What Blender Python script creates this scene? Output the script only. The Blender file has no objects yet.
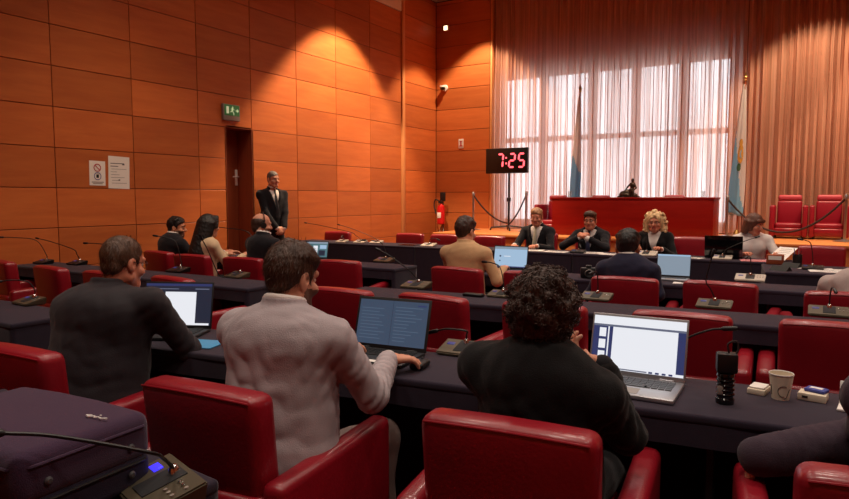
import bpy, bmesh, math, random
import numpy as np
from mathutils import Vector, Matrix
random.seed(7)
rng = np.random.default_rng(7)
SC = bpy.context.scene
COL = SC.collection
R_ = math.radians

# ------------------------------------------------------------------ camera
F_PX, PITCH, YAW, ROLL, CAM_H = 651.8, R_(4.59), R_(31.064), R_(-0.03), 1.45
c_, s_ = math.cos(YAW), math.sin(YAW)
RIGHT = Vector((c_, s_, 0)); FH = Vector((-s_, c_, 0)); ZZ = Vector((0, 0, 1))
FWD = FH*math.cos(PITCH) - ZZ*math.sin(PITCH)
UPV = ZZ*math.cos(PITCH) + FH*math.sin(PITCH)
CAM = Vector((0, 0, CAM_H))
cam = bpy.data.cameras.new('camera'); camo = bpy.data.objects.new('camera', cam); COL.objects.link(camo)
cam.sensor_width = 36; cam.lens = F_PX/849*36; cam.clip_start = .05; cam.clip_end = 200
m3 = Matrix((RIGHT, UPV, -FWD)).transposed() @ Matrix.Rotation(ROLL, 3, 'Z')
camo.matrix_world = Matrix.Translation(CAM) @ m3.to_4x4()
SC.camera = camo

def ray(x, y): return FWD + RIGHT*((x-424.5)/F_PX) - UPV*((y-249.5)/F_PX)
def atz(x, y, z):
    d = ray(x, y); return CAM + d*((z-CAM_H)/d.z)
def aty(x, y, Y):
    d = ray(x, y); return CAM + d*(Y/d.y)
def atx(x, y, X):
    d = ray(x, y); return CAM + d*(X/d.x)

# ------------------------------------------------------------------ tagging
def tag(o, label=None, cat=None, group=None, kind=None):
    if label: o['label'] = label
    if cat: o['category'] = cat
    if group: o['group'] = group
    if kind: o['kind'] = kind
    return o
def thing(name, label, cat, loc=(0, 0, 0), rz=0, group=None):
    o = bpy.data.objects.new(name, None); COL.objects.link(o)
    o.empty_display_size = .05
    o.location = loc; o.rotation_euler = (0, 0, rz)
    return tag(o, label, cat, group)
def link(name, me, mats, parent=None, smooth=True):
    if not isinstance(mats, (list, tuple)): mats = [mats]
    for m in mats: me.materials.append(m)
    if smooth:
        me.polygons.foreach_set('use_smooth', [True]*len(me.polygons))
    o = bpy.data.objects.new(name, me); COL.objects.link(o)
    if parent: o.parent = parent
    return o
def obj(name, bm, mats, parent=None, smooth=True, sharp=35):
    bmesh.ops.recalc_face_normals(bm, faces=bm.faces)
    me = bpy.data.meshes.new(name); bm.to_mesh(me); bm.free()
    o = link(name, me, mats, parent, smooth)
    if smooth and sharp:
        try: me.set_sharp_from_angle(angle=R_(sharp))
        except Exception: pass
    return o
def dup(root, loc, rz, label=None, group=None):
    r = root.copy(); COL.objects.link(r); r.location = loc; r.rotation_euler = (0, 0, rz)
    if label: r['label'] = label
    if group: r['group'] = group
    for ch in list(root.children):
        c = ch.copy(); COL.objects.link(c); c.parent = r
        for g in ch.children:
            d = g.copy(); COL.objects.link(d); d.parent = c
    return r

# ------------------------------------------------------------------ shape helpers
def rbox(bm, size, loc=(0, 0, 0), rot=None, bev=.01, seg=2, mi=0, cuts=0, fn=None):
    t = bmesh.new()
    bmesh.ops.create_cube(t, size=1)
    bmesh.ops.scale(t, vec=size, verts=t.verts)
    if bev > 0: bmesh.ops.bevel(t, geom=list(t.edges), offset=bev, segments=seg, profile=.5, affect='EDGES')
    if cuts:
        bmesh.ops.subdivide_edges(t, edges=[e for e in t.edges if e.calc_length() > .12*max(size)], cuts=cuts, use_grid_fill=True)
    if fn:
        for v in t.verts: v.co = Vector(fn(*v.co))
    if rot is not None: bmesh.ops.rotate(t, cent=(0, 0, 0), matrix=rot, verts=t.verts)
    bmesh.ops.translate(t, vec=loc, verts=t.verts)
    merge(bm, t, mi)
def merge(bm, t, mi=0):
    mp = {}
    for v in t.verts: mp[v] = bm.verts.new(v.co)
    for f in t.faces:
        try:
            g = bm.faces.new([mp[v] for v in f.verts]); g.material_index = mi
        except ValueError: pass
    t.free()
def lathe(bm, prof, loc=(0, 0, 0), n=24, mi=0, rot=None, close=True):
    t = bmesh.new(); rings = []
    for r, z in prof:
        if r < 1e-5: rings.append([t.verts.new((0, 0, z))])
        else: rings.append([t.verts.new((r*math.cos(2*math.pi*i/n), r*math.sin(2*math.pi*i/n), z)) for i in range(n)])
    for a, b in zip(rings, rings[1:]):
        for i in range(n):
            j = (i+1) % n
            vs = []
            for w in (a[i % len(a)], a[j % len(a)], b[j % len(b)], b[i % len(b)]):
                if w not in vs: vs.append(w)
            if len(vs) > 2: t.faces.new(vs)
    if close:
        for r in (rings[0], rings[-1]):
            if len(r) > 2: t.faces.new(r)
    if rot is not None: bmesh.ops.rotate(t, cent=(0, 0, 0), matrix=rot, verts=t.verts)
    bmesh.ops.translate(t, vec=loc, verts=t.verts)
    merge(bm, t, mi)
def tube(bm, pts, rad, n=8, mi=0, caps=True):
    pts = [Vector(p) for p in pts]
    rads = rad if isinstance(rad, (list, tuple)) else [rad]*len(pts)
    rings = []; up = None
    for i, p in enumerate(pts):
        d = (pts[min(i+1, len(pts)-1)] - pts[max(i-1, 0)]).normalized()
        if up is None:
            up = Vector((0, 0, 1)) if abs(d.z) < .9 else Vector((1, 0, 0))
        x = d.cross(up).normalized(); up = x.cross(d).normalized()
        rings.append([bm.verts.new(p + (x*math.cos(2*math.pi*k/n) + up*math.sin(2*math.pi*k/n))*rads[i]) for k in range(n)])
    for a, b in zip(rings, rings[1:]):
        for k in range(n):
            f = bm.faces.new((a[k], a[(k+1) % n], b[(k+1) % n], b[k])); f.material_index = mi
    if caps:
        for r in (rings[0], rings[-1]):
            f = bm.faces.new(r); f.material_index = mi
def spline(pts, n=8):
    pts = [Vector(p) for p in pts]; P = [2*pts[0]-pts[1]] + pts + [2*pts[-1]-pts[-2]]; out = []
    for i in range(1, len(P)-2):
        a, b, c, d = P[i-1:i+3]
        for k in range(n):
            t = k/n
            out.append(.5*((2*b) + (c-a)*t + (2*a-5*b+4*c-d)*t*t + (3*b-a-3*c+d)*t**3))
    out.append(pts[-1]); return out
def quad(bm, a, b, c, d, mi=0):
    f = bm.faces.new([bm.verts.new(p) for p in (a, b, c, d)]); f.material_index = mi; return f
def prism(bm, poly, depth, mat4=None, mi=0):
    """poly (x,y) list extruded along +z by depth, then transformed"""
    lo = [Vector((x, y, 0)) for x, y in poly]; hi = [Vector((x, y, depth)) for x, y in poly]
    if mat4 is not None: lo = [mat4 @ v for v in lo]; hi = [mat4 @ v for v in hi]
    L = [bm.verts.new(v) for v in lo]; H = [bm.verts.new(v) for v in hi]; n = len(L)
    fs = [bm.faces.new(L[::-1]), bm.faces.new(H)] + [bm.faces.new((L[i], L[(i+1) % n], H[(i+1) % n], H[i])) for i in range(n)]
    for f in fs: f.material_index = mi

# ------------------------------------------------------------------ materials
def lin(r, g, b):
    f = lambda c: (c/255/12.92 if c/255 <= .04045 else ((c/255+.055)/1.055)**2.4)
    return (f(r), f(g), f(b), 1)
def mat(name, col, rough=.5, metal=0, spec=.5, bump=0, bscale=60, var=0, vscale=8, emit=None, estr=1, coat=0, sheen=0, stretch=None, trans=0, alpha=1):
    m = bpy.data.materials.new(name); m.use_nodes = True; nt = m.node_tree; N = nt.nodes; L = nt.links
    b = N['Principled BSDF']
    if len(col) == 3: col = (*col, 1)
    b.inputs['Base Color'].default_value = col
    b.inputs['Roughness'].default_value = rough; b.inputs['Metallic'].default_value = metal
    b.inputs['Specular IOR Level'].default_value = spec
    if coat: b.inputs['Coat Weight'].default_value = coat; b.inputs['Coat Roughness'].default_value = .15
    if sheen: b.inputs['Sheen Weight'].default_value = sheen
    if trans: b.inputs['Transmission Weight'].default_value = trans
    if alpha < 1: b.inputs['Alpha'].default_value = alpha
    if emit:
        b.inputs['Emission Color'].default_value = emit if len(emit) == 4 else (*emit, 1)
        b.inputs['Emission Strength'].default_value = estr
    if bump or var:
        tc = N.new('ShaderNodeTexCoord'); src = tc.outputs['Object']
        if stretch:
            mp = N.new('ShaderNodeMapping'); mp.inputs['Scale'].default_value = stretch
            L.new(src, mp.inputs['Vector']); src = mp.outputs['Vector']
    if var:
        no = N.new('ShaderNodeTexNoise'); no.inputs['Scale'].default_value = vscale; no.inputs['Detail'].default_value = 4
        L.new(src, no.inputs['Vector'])
        rp = N.new('ShaderNodeValToRGB'); e = rp.color_ramp.elements
        e[0].position = .3; e[1].position = .7
        e[0].color = tuple(c*(1-var) for c in col[:3])+(1,); e[1].color = tuple(min(1, c*(1+var)) for c in col[:3])+(1,)
        L.new(no.outputs['Fac'], rp.inputs['Fac']); L.new(rp.outputs['Color'], b.inputs['Base Color'])
    if bump:
        no = N.new('ShaderNodeTexNoise'); no.inputs['Scale'].default_value = bscale; no.inputs['Detail'].default_value = 3
        L.new(src, no.inputs['Vector'])
        bp = N.new('ShaderNodeBump'); bp.inputs['Strength'].default_value = bump; bp.inputs['Distance'].default_value = .01
        L.new(no.outputs['Fac'], bp.inputs['Height']); L.new(bp.outputs['Normal'], b.inputs['Normal'])
    return m
def wood(name, c1, c2, rough=.5, axis='Y', island=.35, spec=.3):
    m = bpy.data.materials.new(name); m.use_nodes = True; nt = m.node_tree; N = nt.nodes; L = nt.links
    b = N['Principled BSDF']; b.inputs['Roughness'].default_value = rough; b.inputs['Specular IOR Level'].default_value = spec
    tc = N.new('ShaderNodeTexCoord'); geo = N.new('ShaderNodeNewGeometry')
    ad = N.new('ShaderNodeVectorMath'); ad.operation = 'MULTIPLY_ADD'
    cv = N.new('ShaderNodeCombineXYZ')
    for i in range(3): L.new(geo.outputs['Random Per Island'], cv.inputs[i])
    L.new(cv.outputs[0], ad.inputs[0]); ad.inputs[1].default_value = (37, 53, 71); L.new(tc.outputs['Object'], ad.inputs[2])
    mp = N.new('ShaderNodeMapping')
    mp.inputs['Scale'].default_value = (6, 1.1, 9) if axis == 'Y' else (1.1, 6, 9) if axis == 'X' else (9, 9, 1.0)
    L.new(ad.outputs[0], mp.inputs['Vector'])
    n1 = N.new('ShaderNodeTexNoise'); n1.inputs['Scale'].default_value = 1.3; n1.inputs['Detail'].default_value = 7; n1.inputs['Roughness'].default_value = .6; n1.inputs['Distortion'].default_value = .4
    L.new(mp.outputs['Vector'], n1.inputs['Vector'])
    rp = N.new('ShaderNodeValToRGB'); e = rp.color_ramp.elements
    e[0].position = .32; e[1].position = .7; e[0].color = c1; e[1].color = c2
    L.new(n1.outputs['Fac'], rp.inputs['Fac'])
    hs = N.new('ShaderNodeHueSaturation')
    mr = N.new('ShaderNodeMapRange'); mr.inputs['To Min'].default_value = 1-island; mr.inputs['To Max'].default_value = 1+island*.4
    L.new(geo.outputs['Random Per Island'], mr.inputs['Value']); L.new(mr.outputs[0], hs.inputs['Value'])
    L.new(rp.outputs['Color'], hs.inputs['Color']); L.new(hs.outputs['Color'], b.inputs['Base Color'])
    return m
M = {}
M['wood'] = wood('panel_wood', lin(190, 98, 48), lin(206, 113, 57), island=.24)
M['wood_back'] = wood('panel_wood_cross', lin(192, 102, 50), lin(207, 116, 60), axis='X', island=.2)
M['joint'] = mat('joint_dark', lin(100, 44, 24), .7)
M['trim'] = wood('pale_trim', lin(214, 138, 84), lin(226, 156, 98), axis='Z', island=.05)
M['door'] = wood('door_wood', lin(140, 66, 40), lin(160, 80, 48), axis='Z', island=.05)
M['cream'] = mat('cream_plaster', lin(222, 196, 160), .8, bump=.05)
M['ceiling'] = mat('ceiling_paint', lin(190, 170, 145), .85, bump=.04)
M['carpet'] = mat('carpet', lin(92, 26, 24), .95, bump=.4, bscale=180, var=.2, vscale=60, spec=.1)
M['stage'] = wood('stage_wood', lin(196, 116, 62), lin(216, 140, 82), axis='X', island=.1)
M['dais'] = wood('dais_wood', lin(128, 18, 14), lin(142, 26, 19), axis='X', island=.05, rough=.3)
M['leather'] = mat('red_leather', lin(142, 15, 32), .36, spec=.55, bump=.12, bscale=90, var=.12, vscale=4, coat=.25)
M['headrest'] = mat('headrest_lit_leather', lin(188, 66, 80), .45, bump=.1, bscale=90)  # paler pink paints in the light caught by the top cushion
M['leather_light'] = mat('club_leather', lin(146, 16, 38), .4, spec=.5, bump=.1, bscale=90)
M['seam'] = mat('leather_seam', lin(120, 14, 20), .4)
M['foot'] = mat('dark_foot', lin(20, 18, 18), .5)
M['cloth'] = mat('table_cloth', lin(45, 37, 51), .9, spec=.15, bump=.15, bscale=350, sheen=.15, var=.08, vscale=20)
M['black'] = mat('black_plastic', lin(16, 16, 18), .45)
M['blackgloss'] = mat('black_gloss', lin(8, 8, 10), .12, spec=.7)
M['rubber'] = mat('black_rubber', lin(12, 12, 13), .7)
M['olive'] = mat('mic_olive', lin(92, 84, 68), .42, metal=.35, var=.06)
M['micwhite'] = mat('mic_white', lin(196, 184, 170), .5)
M['chrome'] = mat('chrome', (.7, .7, .7), .2, metal=1)
M['steel'] = mat('brushed_steel', (.45, .45, .46), .35, metal=1)
M['silver'] = mat('laptop_silver', lin(176, 176, 180), .35, metal=.7)
M['key'] = mat('key_grey', lin(70, 70, 74), .5)
M['darklap'] = mat('laptop_dark', lin(30, 30, 33), .5)
M['paper'] = mat('white_paper', lin(236, 230, 224), .8)
M['pinkpaper'] = mat('pink_paper', lin(226, 142, 146), .8)
M['bluepaper'] = mat('blue_paper', lin(70, 150, 200), .6)
M['ink'] = mat('ink_grey', lin(90, 88, 92), .8)
M['inkdark'] = mat('ink_dark', lin(30, 30, 34), .8)
M['red'] = mat('red_paint', lin(200, 22, 26), .35)
M['redink'] = mat('red_ink', lin(196, 60, 70), .8)
M['blueink'] = mat('blue_ink', lin(60, 70, 150), .6)
M['green'] = mat('sign_green', lin(60, 110, 62), .5, emit=lin(70, 130, 70), estr=.25)
M['signwhite'] = mat('sign_white', lin(220, 232, 200), .5, emit=lin(220, 236, 190), estr=.35)
M['grey'] = mat('grey_plastic', lin(150, 140, 132), .5)
M['whiteplastic'] = mat('white_plastic', lin(236, 232, 228), .4)
M['bronze'] = mat('bronze', lin(70, 58, 50), .35, metal=.8, var=.2)
M['led'] = mat('led_red', (.6, .02, .03), .4, emit=(1, .1, .12), estr=3.2)
def thin_cloth(name, col):
    m = bpy.data.materials.new(name); m.use_nodes = True; nt = m.node_tree; nt.nodes.clear()
    o = nt.nodes.new('ShaderNodeOutputMaterial'); x = nt.nodes.new('ShaderNodeMixShader'); d = nt.nodes.new('ShaderNodeBsdfDiffuse'); t = nt.nodes.new('ShaderNodeBsdfTranslucent')
    d.inputs['Color'].default_value = col; t.inputs['Color'].default_value = col; x.inputs[0].default_value = .45
    nt.links.new(d.outputs[0], x.inputs[1]); nt.links.new(t.outputs[0], x.inputs[2]); nt.links.new(x.outputs[0], o.inputs[0]); return m
M['flagwhite'] = thin_cloth('flag_white', lin(240, 234, 232)); M['flagblue'] = thin_cloth('flag_blue', lin(150, 204, 236))
M['gold'] = mat('flag_gold', lin(206, 150, 60), .7)
M['flaggreen'] = mat('flag_green', lin(60, 96, 60), .7)
M['brass'] = mat('brass', lin(190, 150, 90), .3, metal=1)
M['bag'] = mat('bag_fabric', lin(62, 40, 66), .85, bump=.3, bscale=400, sheen=.2, spec=.2)
M['bagside'] = mat('bag_side', lin(34, 28, 52), .8, bump=.3, bscale=400)
M['cup'] = mat('paper_cup', lin(226, 214, 192), .6)
M['rope'] = mat('barrier_rope', lin(46, 24, 26), .8, bump=.4, bscale=200)
M['glass'] = mat('clear_glass', (.9, .95, .95), .05, trans=.9)
def emis(name, rgb, s=1):
    m = bpy.data.materials.new(name); m.use_nodes = True; nt = m.node_tree
    b = nt.nodes['Principled BSDF']; b.inputs['Base Color'].default_value = (.02, .02, .02, 1); b.inputs['Roughness'].default_value = .3
    b.inputs['Emission Color'].default_value = lin(*rgb); b.inputs['Emission Strength'].default_value = s
    return m
M['scr_white'] = emis('screen_white', (246, 248, 255), .95)
M['scr_navy'] = emis('screen_navy', (52, 62, 112), .8)
M['scr_grey'] = emis('screen_grey', (120, 126, 150), .7)
M['scr_dark'] = emis('screen_dark', (46, 52, 74), .6)
M['scr_slate'] = emis('screen_slate', (66, 84, 108), .8)
M['scr_slate2'] = emis('screen_slate_line', (92, 112, 136), .8)
M['scr_lightblue'] = emis('screen_lightblue', (176, 208, 238), .85)
M['scr_pale'] = emis('screen_pale', (160, 178, 196), .7)
M['scr_teal'] = emis('screen_teal', (90, 130, 140), .8)
M['scr_blueled'] = emis('blue_display', (60, 50, 255), 1.6)
M['scr_bluedim'] = emis('blue_display_dim', (50, 60, 140), .7)
M['lamp'] = emis('lamp_lens', (255, 225, 180), 4)
# ------------------------------------------------------------------ setting
WX, WY, CEIL, ZP = -7.33, 12.67, 5.7, .78
RX, RY = 4.2, -3.0
S, Z0 = .45, 1.557
ZTOP = Z0 + 8*S            # top of panelling, 5.157
def struct(name, bm, mats, **k):
    return tag(obj(name, bm, mats, **k), kind='structure')
bm = bmesh.new(); rbox(bm, (RX-WX+.6, WY+1-RY+.6, .1), ((RX+WX)/2, (WY+1+RY)/2, -.05), bev=0); struct('floor', bm, M['carpet'])
bm = bmesh.new(); rbox(bm, (RX-WX+.6, WY+1-RY+.6, .1), ((RX+WX)/2, (WY+1+RY)/2, CEIL+.05), bev=0); struct('ceiling', bm, M['ceiling'])
# left wall: backing with the door opening, then real panels with real gaps
YJ = [-2.9, -1.8, -.8, .2, 1.19, 2.18, 3.17, 4.164, 5.148, 6.152, 7.14, 8.138, 9.16, 10.18, 11.25]
DY0, DY1, DZ = 6.64, 7.14, 2.457
bm = bmesh.new()
def wallbox(bm, y0, y1, z0, z1, x0=WX-.12, x1=WX-.014, mi=0):
    rbox(bm, (x1-x0, y1-y0, z1-z0), ((x0+x1)/2, (y0+y1)/2, (z0+z1)/2), bev=0, mi=mi)
wallbox(bm, RY-.1, DY0, 0, CEIL); wallbox(bm, DY1, WY+1, 0, CEIL); wallbox(bm, DY0, DY1, DZ, CEIL)
def panel(bm, y0, y1, z0, z1, mi=1):
    g = .004
    t = bmesh.new(); bmesh.ops.create_cube(t, size=1)
    bmesh.ops.scale(t, vec=(.016, y1-y0-2*g, z1-z0-2*g), verts=t.verts)
    bmesh.ops.bevel(t, geom=list(t.edges), offset=.003, segments=1, affect='EDGES')
    bmesh.ops.translate(t, vec=(WX-.008, (y0+y1)/2, (z0+z1)/2), verts=t.verts); merge(bm, t, mi)
zj = [Z0 + k*S for k in range(-4, 9)]; zj[0] = .02
for a, b in zip(YJ, YJ[1:]):
    for c, d in zip(zj, zj[1:]):
        if abs(a-6.152) < .01 and c < DZ-.01: panel(bm, a, DY0, c, d)
        else: panel(bm, a, b, c, d)
zj2 = zj + [Z0+9*S, CEIL-.02]
for c, d in zip(zj2, zj2[1:]):
    panel(bm, 11.36, WY-.005, c, d)
wl = struct('wall_left', bm, [M['joint'], M['wood']], sharp=30)
bm = bmesh.new(); rbox(bm, (.06, .10, CEIL), (WX+.005, 11.305, CEIL/2), bev=.004); struct('trim_1', bm, M['trim'])
bm = bmesh.new(); rbox(bm, (.05, 11.25-RY, CEIL-ZTOP-.01), (WX-.004, (11.25+RY)/2, (CEIL+ZTOP)/2+.005), bev=.003); struct('trim_2', bm, M['cream'])
# back wall, wooden stretch left of the curtain
BX1 = -6.02
bm = bmesh.new(); rbox(bm, (BX1-WX+.1, .12, CEIL), ((BX1+WX)/2-.05, WY+.075, CEIL/2), bev=0)
for c, d in zip(zj2, zj2[1:]):
    t = bmesh.new(); bmesh.ops.create_cube(t, size=1); bmesh.ops.scale(t, vec=(BX1-WX-.012, .016, d-c-.01), verts=t.verts)
    bmesh.ops.bevel(t, geom=list(t.edges), offset=.003, segments=1, affect='EDGES')
    bmesh.ops.translate(t, vec=((BX1+WX)/2, WY+.008, (c+d)/2), verts=t.verts); merge(bm, t, 1)
struct('wall_back', bm, [M['joint'], M['wood_back']], sharp=30)
bm = bmesh.new(); rbox(bm, (.04, .36, CEIL), (BX1+.02, WY+.19, CEIL/2), bev=.003); struct('trim_3', bm, M['trim'])
# window wall behind the curtain with five tall openings
WW = WY+.34
XW = [(aty(a, 100, WW+.04).x, aty(b, 100, WW+.04).x) for a, b in ((503, 541), (546, 590), (595, 633), (638, 680), (687, 731))]
ZW0, ZW1, ZBAR = .95, 3.97, 2.66
bm = bmesh.new()
M['plaster_dim'] = mat('window_wall_plaster', lin(150, 104, 80), .85)
def wbox(x0, x1, z0, z1): rbox(bm, (x1-x0, .16, z1-z0), ((x0+x1)/2, WW+.08, (z0+z1)/2), bev=0)
wbox(BX1, RX+.1, 0, ZW0); wbox(BX1, RX+.1, ZW1, CEIL)
xs = [BX1] + [v for p in XW for v in p] + [RX+.1]
for i in range(0, len(xs), 2): wbox(xs[i], xs[i+1], ZW0, ZW1)
struct('wall_window', bm, M['plaster_dim'], smooth=False)
M['winframe'] = mat('window_frame', lin(190, 150, 130), .5)
M['pane'] = bpy.data.materials.new('window_glass'); M['pane'].use_nodes = True
nt = M['pane'].node_tree; nt.nodes.clear()
o_ = nt.nodes.new('ShaderNodeOutputMaterial'); mx = nt.nodes.new('ShaderNodeMixShader'); tr = nt.nodes.new('ShaderNodeBsdfTransparent'); gl = nt.nodes.new('ShaderNodeBsdfGlossy')
gl.inputs['Roughness'].default_value = .05; mx.inputs[0].default_value = .05
nt.links.new(tr.outputs[0], mx.inputs[1]); nt.links.new(gl.outputs[0], mx.inputs[2]); nt.links.new(mx.outputs[0], o_.inputs[0])
for i, (a, b) in enumerate(XW):
    bm = bmesh.new(); t = .035
    for x0, x1, z0, z1 in ((a, a+t, ZW0, ZW1), (b-t, b, ZW0, ZW1), (a, b, ZW0, ZW0+t), (a, b, ZW1-t, ZW1), (a, b, ZBAR-.05, ZBAR+.05)):
        rbox(bm, (x1-x0, .06, z1-z0), ((x0+x1)/2, WW+.09, (z0+z1)/2), bev=.003)
    w = struct('window_%d' % (i+1), bm, M['winframe'])
    bm = bmesh.new(); rbox(bm, (b-a-.02, .008, ZW1-ZW0-.02), ((a+b)/2, WW+.09, (ZW0+ZW1)/2), bev=0)
    obj('pane', bm, M['pane'], w, smooth=False)
# walls the photo does not show, closing the room
bm = bmesh.new(); rbox(bm, (.1, WY+1.2-RY, CEIL), (RX+.05, (WY+1+RY)/2, CEIL/2), bev=0); struct('wall_right', bm, M['wood'])
bm = bmesh.new(); rbox(bm, (RX-WX+.3, .1, CEIL), ((RX+WX)/2, RY-.05, CEIL/2), bev=0); struct('wall_rear', bm, M['wood'])
# door in its recess
bm = bmesh.new(); DR = .32
rbox(bm, (DR, .03, DZ), (WX-DR/2-.0, DY1-.002+.015, DZ/2), bev=.002); rbox(bm, (DR, .03, DZ), (WX-DR/2, DY0-.013, DZ/2), bev=.002)
rbox(bm, (DR, DY1-DY0, .03), (WX-DR/2, (DY0+DY1)/2, DZ+.013), bev=.002)
rbox(bm, (.05, DY1-DY0+.1, DZ+.1), (WX-DR-.075, (DY0+DY1)/2, DZ/2+.05), bev=0)  # unseen backing added to stop sky light leaking round the door
struct('trim_4', bm, M['door'])
bm = bmesh.new(); rbox(bm, (.045, DY1-DY0, DZ+.02), (WX-DR-.02, (DY0+DY1)/2, DZ/2+.01), bev=.004)
d = struct('door_1', bm, M['door'])
bm = bmesh.new(); rbox(bm, (.02, .045, .24), (WX-DR+.008, DY1-.035, 1.75), bev=.006); tube(bm, spline([(WX-DR+.01, DY1-.035, 1.76), (WX-DR+.06, DY1-.035, 1.76), (WX-DR+.065, DY1-.15, 1.76)], 4), .010)
obj('handle', bm, M['whiteplastic'], d)
# stage
bm = bmesh.new(); SX0 = -6.3
rbox(bm, (RX-SX0-.04, WW-10.7-.02, .05), ((RX+SX0)/2, (WW+10.7)/2, ZP-.025), bev=.012)
rbox(bm, (RX-SX0-.10, WW-10.74-.02, ZP-.05), ((RX+SX0)/2, (WW+10.74)/2, (ZP-.05)/2), bev=0)
struct('floor_stage', bm, M['stage'])

# curtain: pleated fabric that lets daylight through
m = bpy.data.materials.new('curtain_fabric'); m.use_nodes = True; nt = m.node_tree; nt.nodes.clear(); N = nt.nodes; L = nt.links
out = N.new('ShaderNodeOutputMaterial'); df = N.new('ShaderNodeBsdfDiffuse'); tl = N.new('ShaderNodeBsdfTranslucent'); tp = N.new('ShaderNodeBsdfTransparent')
a1 = N.new('ShaderNodeMixShader'); a2 = N.new('ShaderNodeMixShader')
tc = N.new('ShaderNodeTexCoord'); mp = N.new('ShaderNodeMapping'); mp.inputs['Scale'].default_value = (26, 26, .35)
no = N.new('ShaderNodeTexNoise'); no.inputs['Scale'].default_value = 1; no.inputs['Detail'].default_value = 5
rp = N.new('ShaderNodeValToRGB'); rp.color_ramp.elements[0].color = lin(206, 146, 120); rp.color_ramp.elements[1].color = lin(230, 178, 152)
L.new(tc.outputs['Object'], mp.inputs['Vector']); L.new(mp.outputs[0], no.inputs['Vector']); L.new(no.outputs['Fac'], rp.inputs['Fac'])
L.new(rp.outputs[0], df.inputs['Color']); tl.inputs['Color'].default_value = lin(240, 212, 200)
tp.inputs['Color'].default_value = (.98, .97, .97, 1)
a1.inputs[0].default_value = .38; mr = N.new('ShaderNodeMapRange'); mr.inputs['From Min'].default_value = .35; mr.inputs['From Max'].default_value = .65; mr.inputs['To Min'].default_value = .0; mr.inputs['To Max'].default_value = .30; L.new(no.outputs['Fac'], mr.inputs['Value']); L.new(mr.outputs[0], a2.inputs[0])
L.new(df.outputs[0], a1.inputs[1]); L.new(tl.outputs[0], a1.inputs[2]); L.new(a1.outputs[0], a2.inputs[1]); L.new(tp.outputs[0], a2.inputs[2]); L.new(a2.outputs[0], out.inputs['Surface'])
M['curtain'] = m
def curtain(name, x0, x1, y, z0, z1, label, seed, amp=.05):
    r = random.Random(seed); xs_ = []; x = x0
    # pleat phase advances unevenly
    n = int((x1-x0)/.012); ph = 0; P = []
    per = .13
    for i in range(n+1):
        if i % 9 == 0: per = r.uniform(.085, .17); am = amp*r.uniform(.6, 1.25)
        ph += (x1-x0)/n/per*2*math.pi
        P.append((x0+(x1-x0)*i/n, ph, am))
    bm = bmesh.new(); Z = [z0, z0+.02, (z0*2+z1)/3, (z0+2*z1)/3, z1-.15, z1]; rows = []
    for z in Z:
        row = []
        k = .8 + .25*(z1-z)/(z1-z0)
        for x, p, a in P:
            w = .3*math.sin(p*.5+z*.5)
            yy = a*k*(math.sin(p+.25*math.sin(z*1.1+x*2)) + w)
            row.append(bm.verts.new((x+.022*math.sin(2*p), y+yy, z)))
        rows.append(row)
    for a, b in zip(rows, rows[1:]):
        for i in range(n): bm.faces.new((a[i], a[i+1], b[i+1], b[i]))
    return tag(obj(name, bm, M['curtain'], sharp=None), label, 'curtain')
curtain('curtain', BX1+.05, -1.16, WY+.10, ZP+.02, CEIL-.02, 'tall pleated curtain glowing white over the bright windows behind the long red desk', 3)
curtain('curtain', -1.15, RX-.05, WY+.06, ZP+.02, CEIL-.02, 'tall pleated salmon curtain over solid wall behind the two red club chairs', 8, amp=.065)
# ------------------------------------------------------------------ armchairs
def bow(x, y, z): return (x, y - .05*(1-(x/.25)**2) if False else y, z)
def make_chair(label):
    t = thing('armchair', label, 'armchair', group='red leather armchairs at the desks')
    L = M['leather']
    def back_fn(x, y, z):
        y2 = y - .014*(1-(2*x/.5)**2) - .10*(z)          # bowed and leaning back
        w = 1 + .05*z
        return (x*w, y2, z + .010*(1-(2*x/.5)**2)*(1 if z > .1 else 0))
    bm = bmesh.new(); rbox(bm, (.485, .115, .36), (0, -.255, .67), bev=.035, seg=4, cuts=3, fn=back_fn); obj('backrest', bm, L, t, sharp=60)
    bm = bmesh.new(); rbox(bm, (.46, .50, .15), (0, .06, .385), bev=.035, seg=3, cuts=2, fn=lambda x, y, z: (x, y, z+(.015*(1-(x/.25)**2) if z > 0 else 0))); obj('seat', bm, L, t, sharp=60)
    bm = bmesh.new(); rbox(bm, (.50, .60, .24), (0, -.01, .19), bev=.02, seg=2); rbox(bm, (.50, .11, .46), (0, -.275, .31), bev=.025, seg=3); obj('base', bm, L, t, sharp=60)
    for s in (-1, 1):
        bm = bmesh.new()
        rbox(bm, (.084, .64, .55), (s*.292, .005, .335), bev=.03, seg=4, cuts=1, fn=lambda x, y, z: (x + s*.012*(y+.33), y, z + (.05*y if z > 0 else 0)))
        obj('armrest', bm, L, t, sharp=60)
    for sx in (-1, 1):
        for sy in (-1, 1):
            bm = bmesh.new(); lathe(bm, [(.022, 0), (.026, .05), (.03, .085)], (sx*.27, sy*.25, 0), 12); obj('foot', bm, M['foot'], t)
    pts = []
    for i in range(13):
        x = -.225 + .45*i/12; q = back_fn(x, -.0575+.008, .18-.016); pts.append((q[0], q[1]-.255-.004, q[2]+.67))
    bm = bmesh.new(); tube(bm, pts, .0035, 6); obj('piping', bm, L, t)
    return t
chair0 = None
def chair(midx, midy, deg, label):
    """midx, midy: middle of the top rear edge of the back"""
    global chair0
    a = R_(deg); off = .36; midx -= .0135*max(0, -math.sin(YAW)*midx + math.cos(YAW)*midy)*(min(1, max(0, (-.5-midx)/1.3)) if abs(deg) < 90 else 0)
    loc = (midx - math.sin(a)*off, midy + math.cos(a)*off, 0)
    if chair0 is None:
        chair0 = make_chair(label); chair0.location = loc; chair0.rotation_euler = (0, 0, a); return chair0
    return dup(chair0, loc, a, label)
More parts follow.
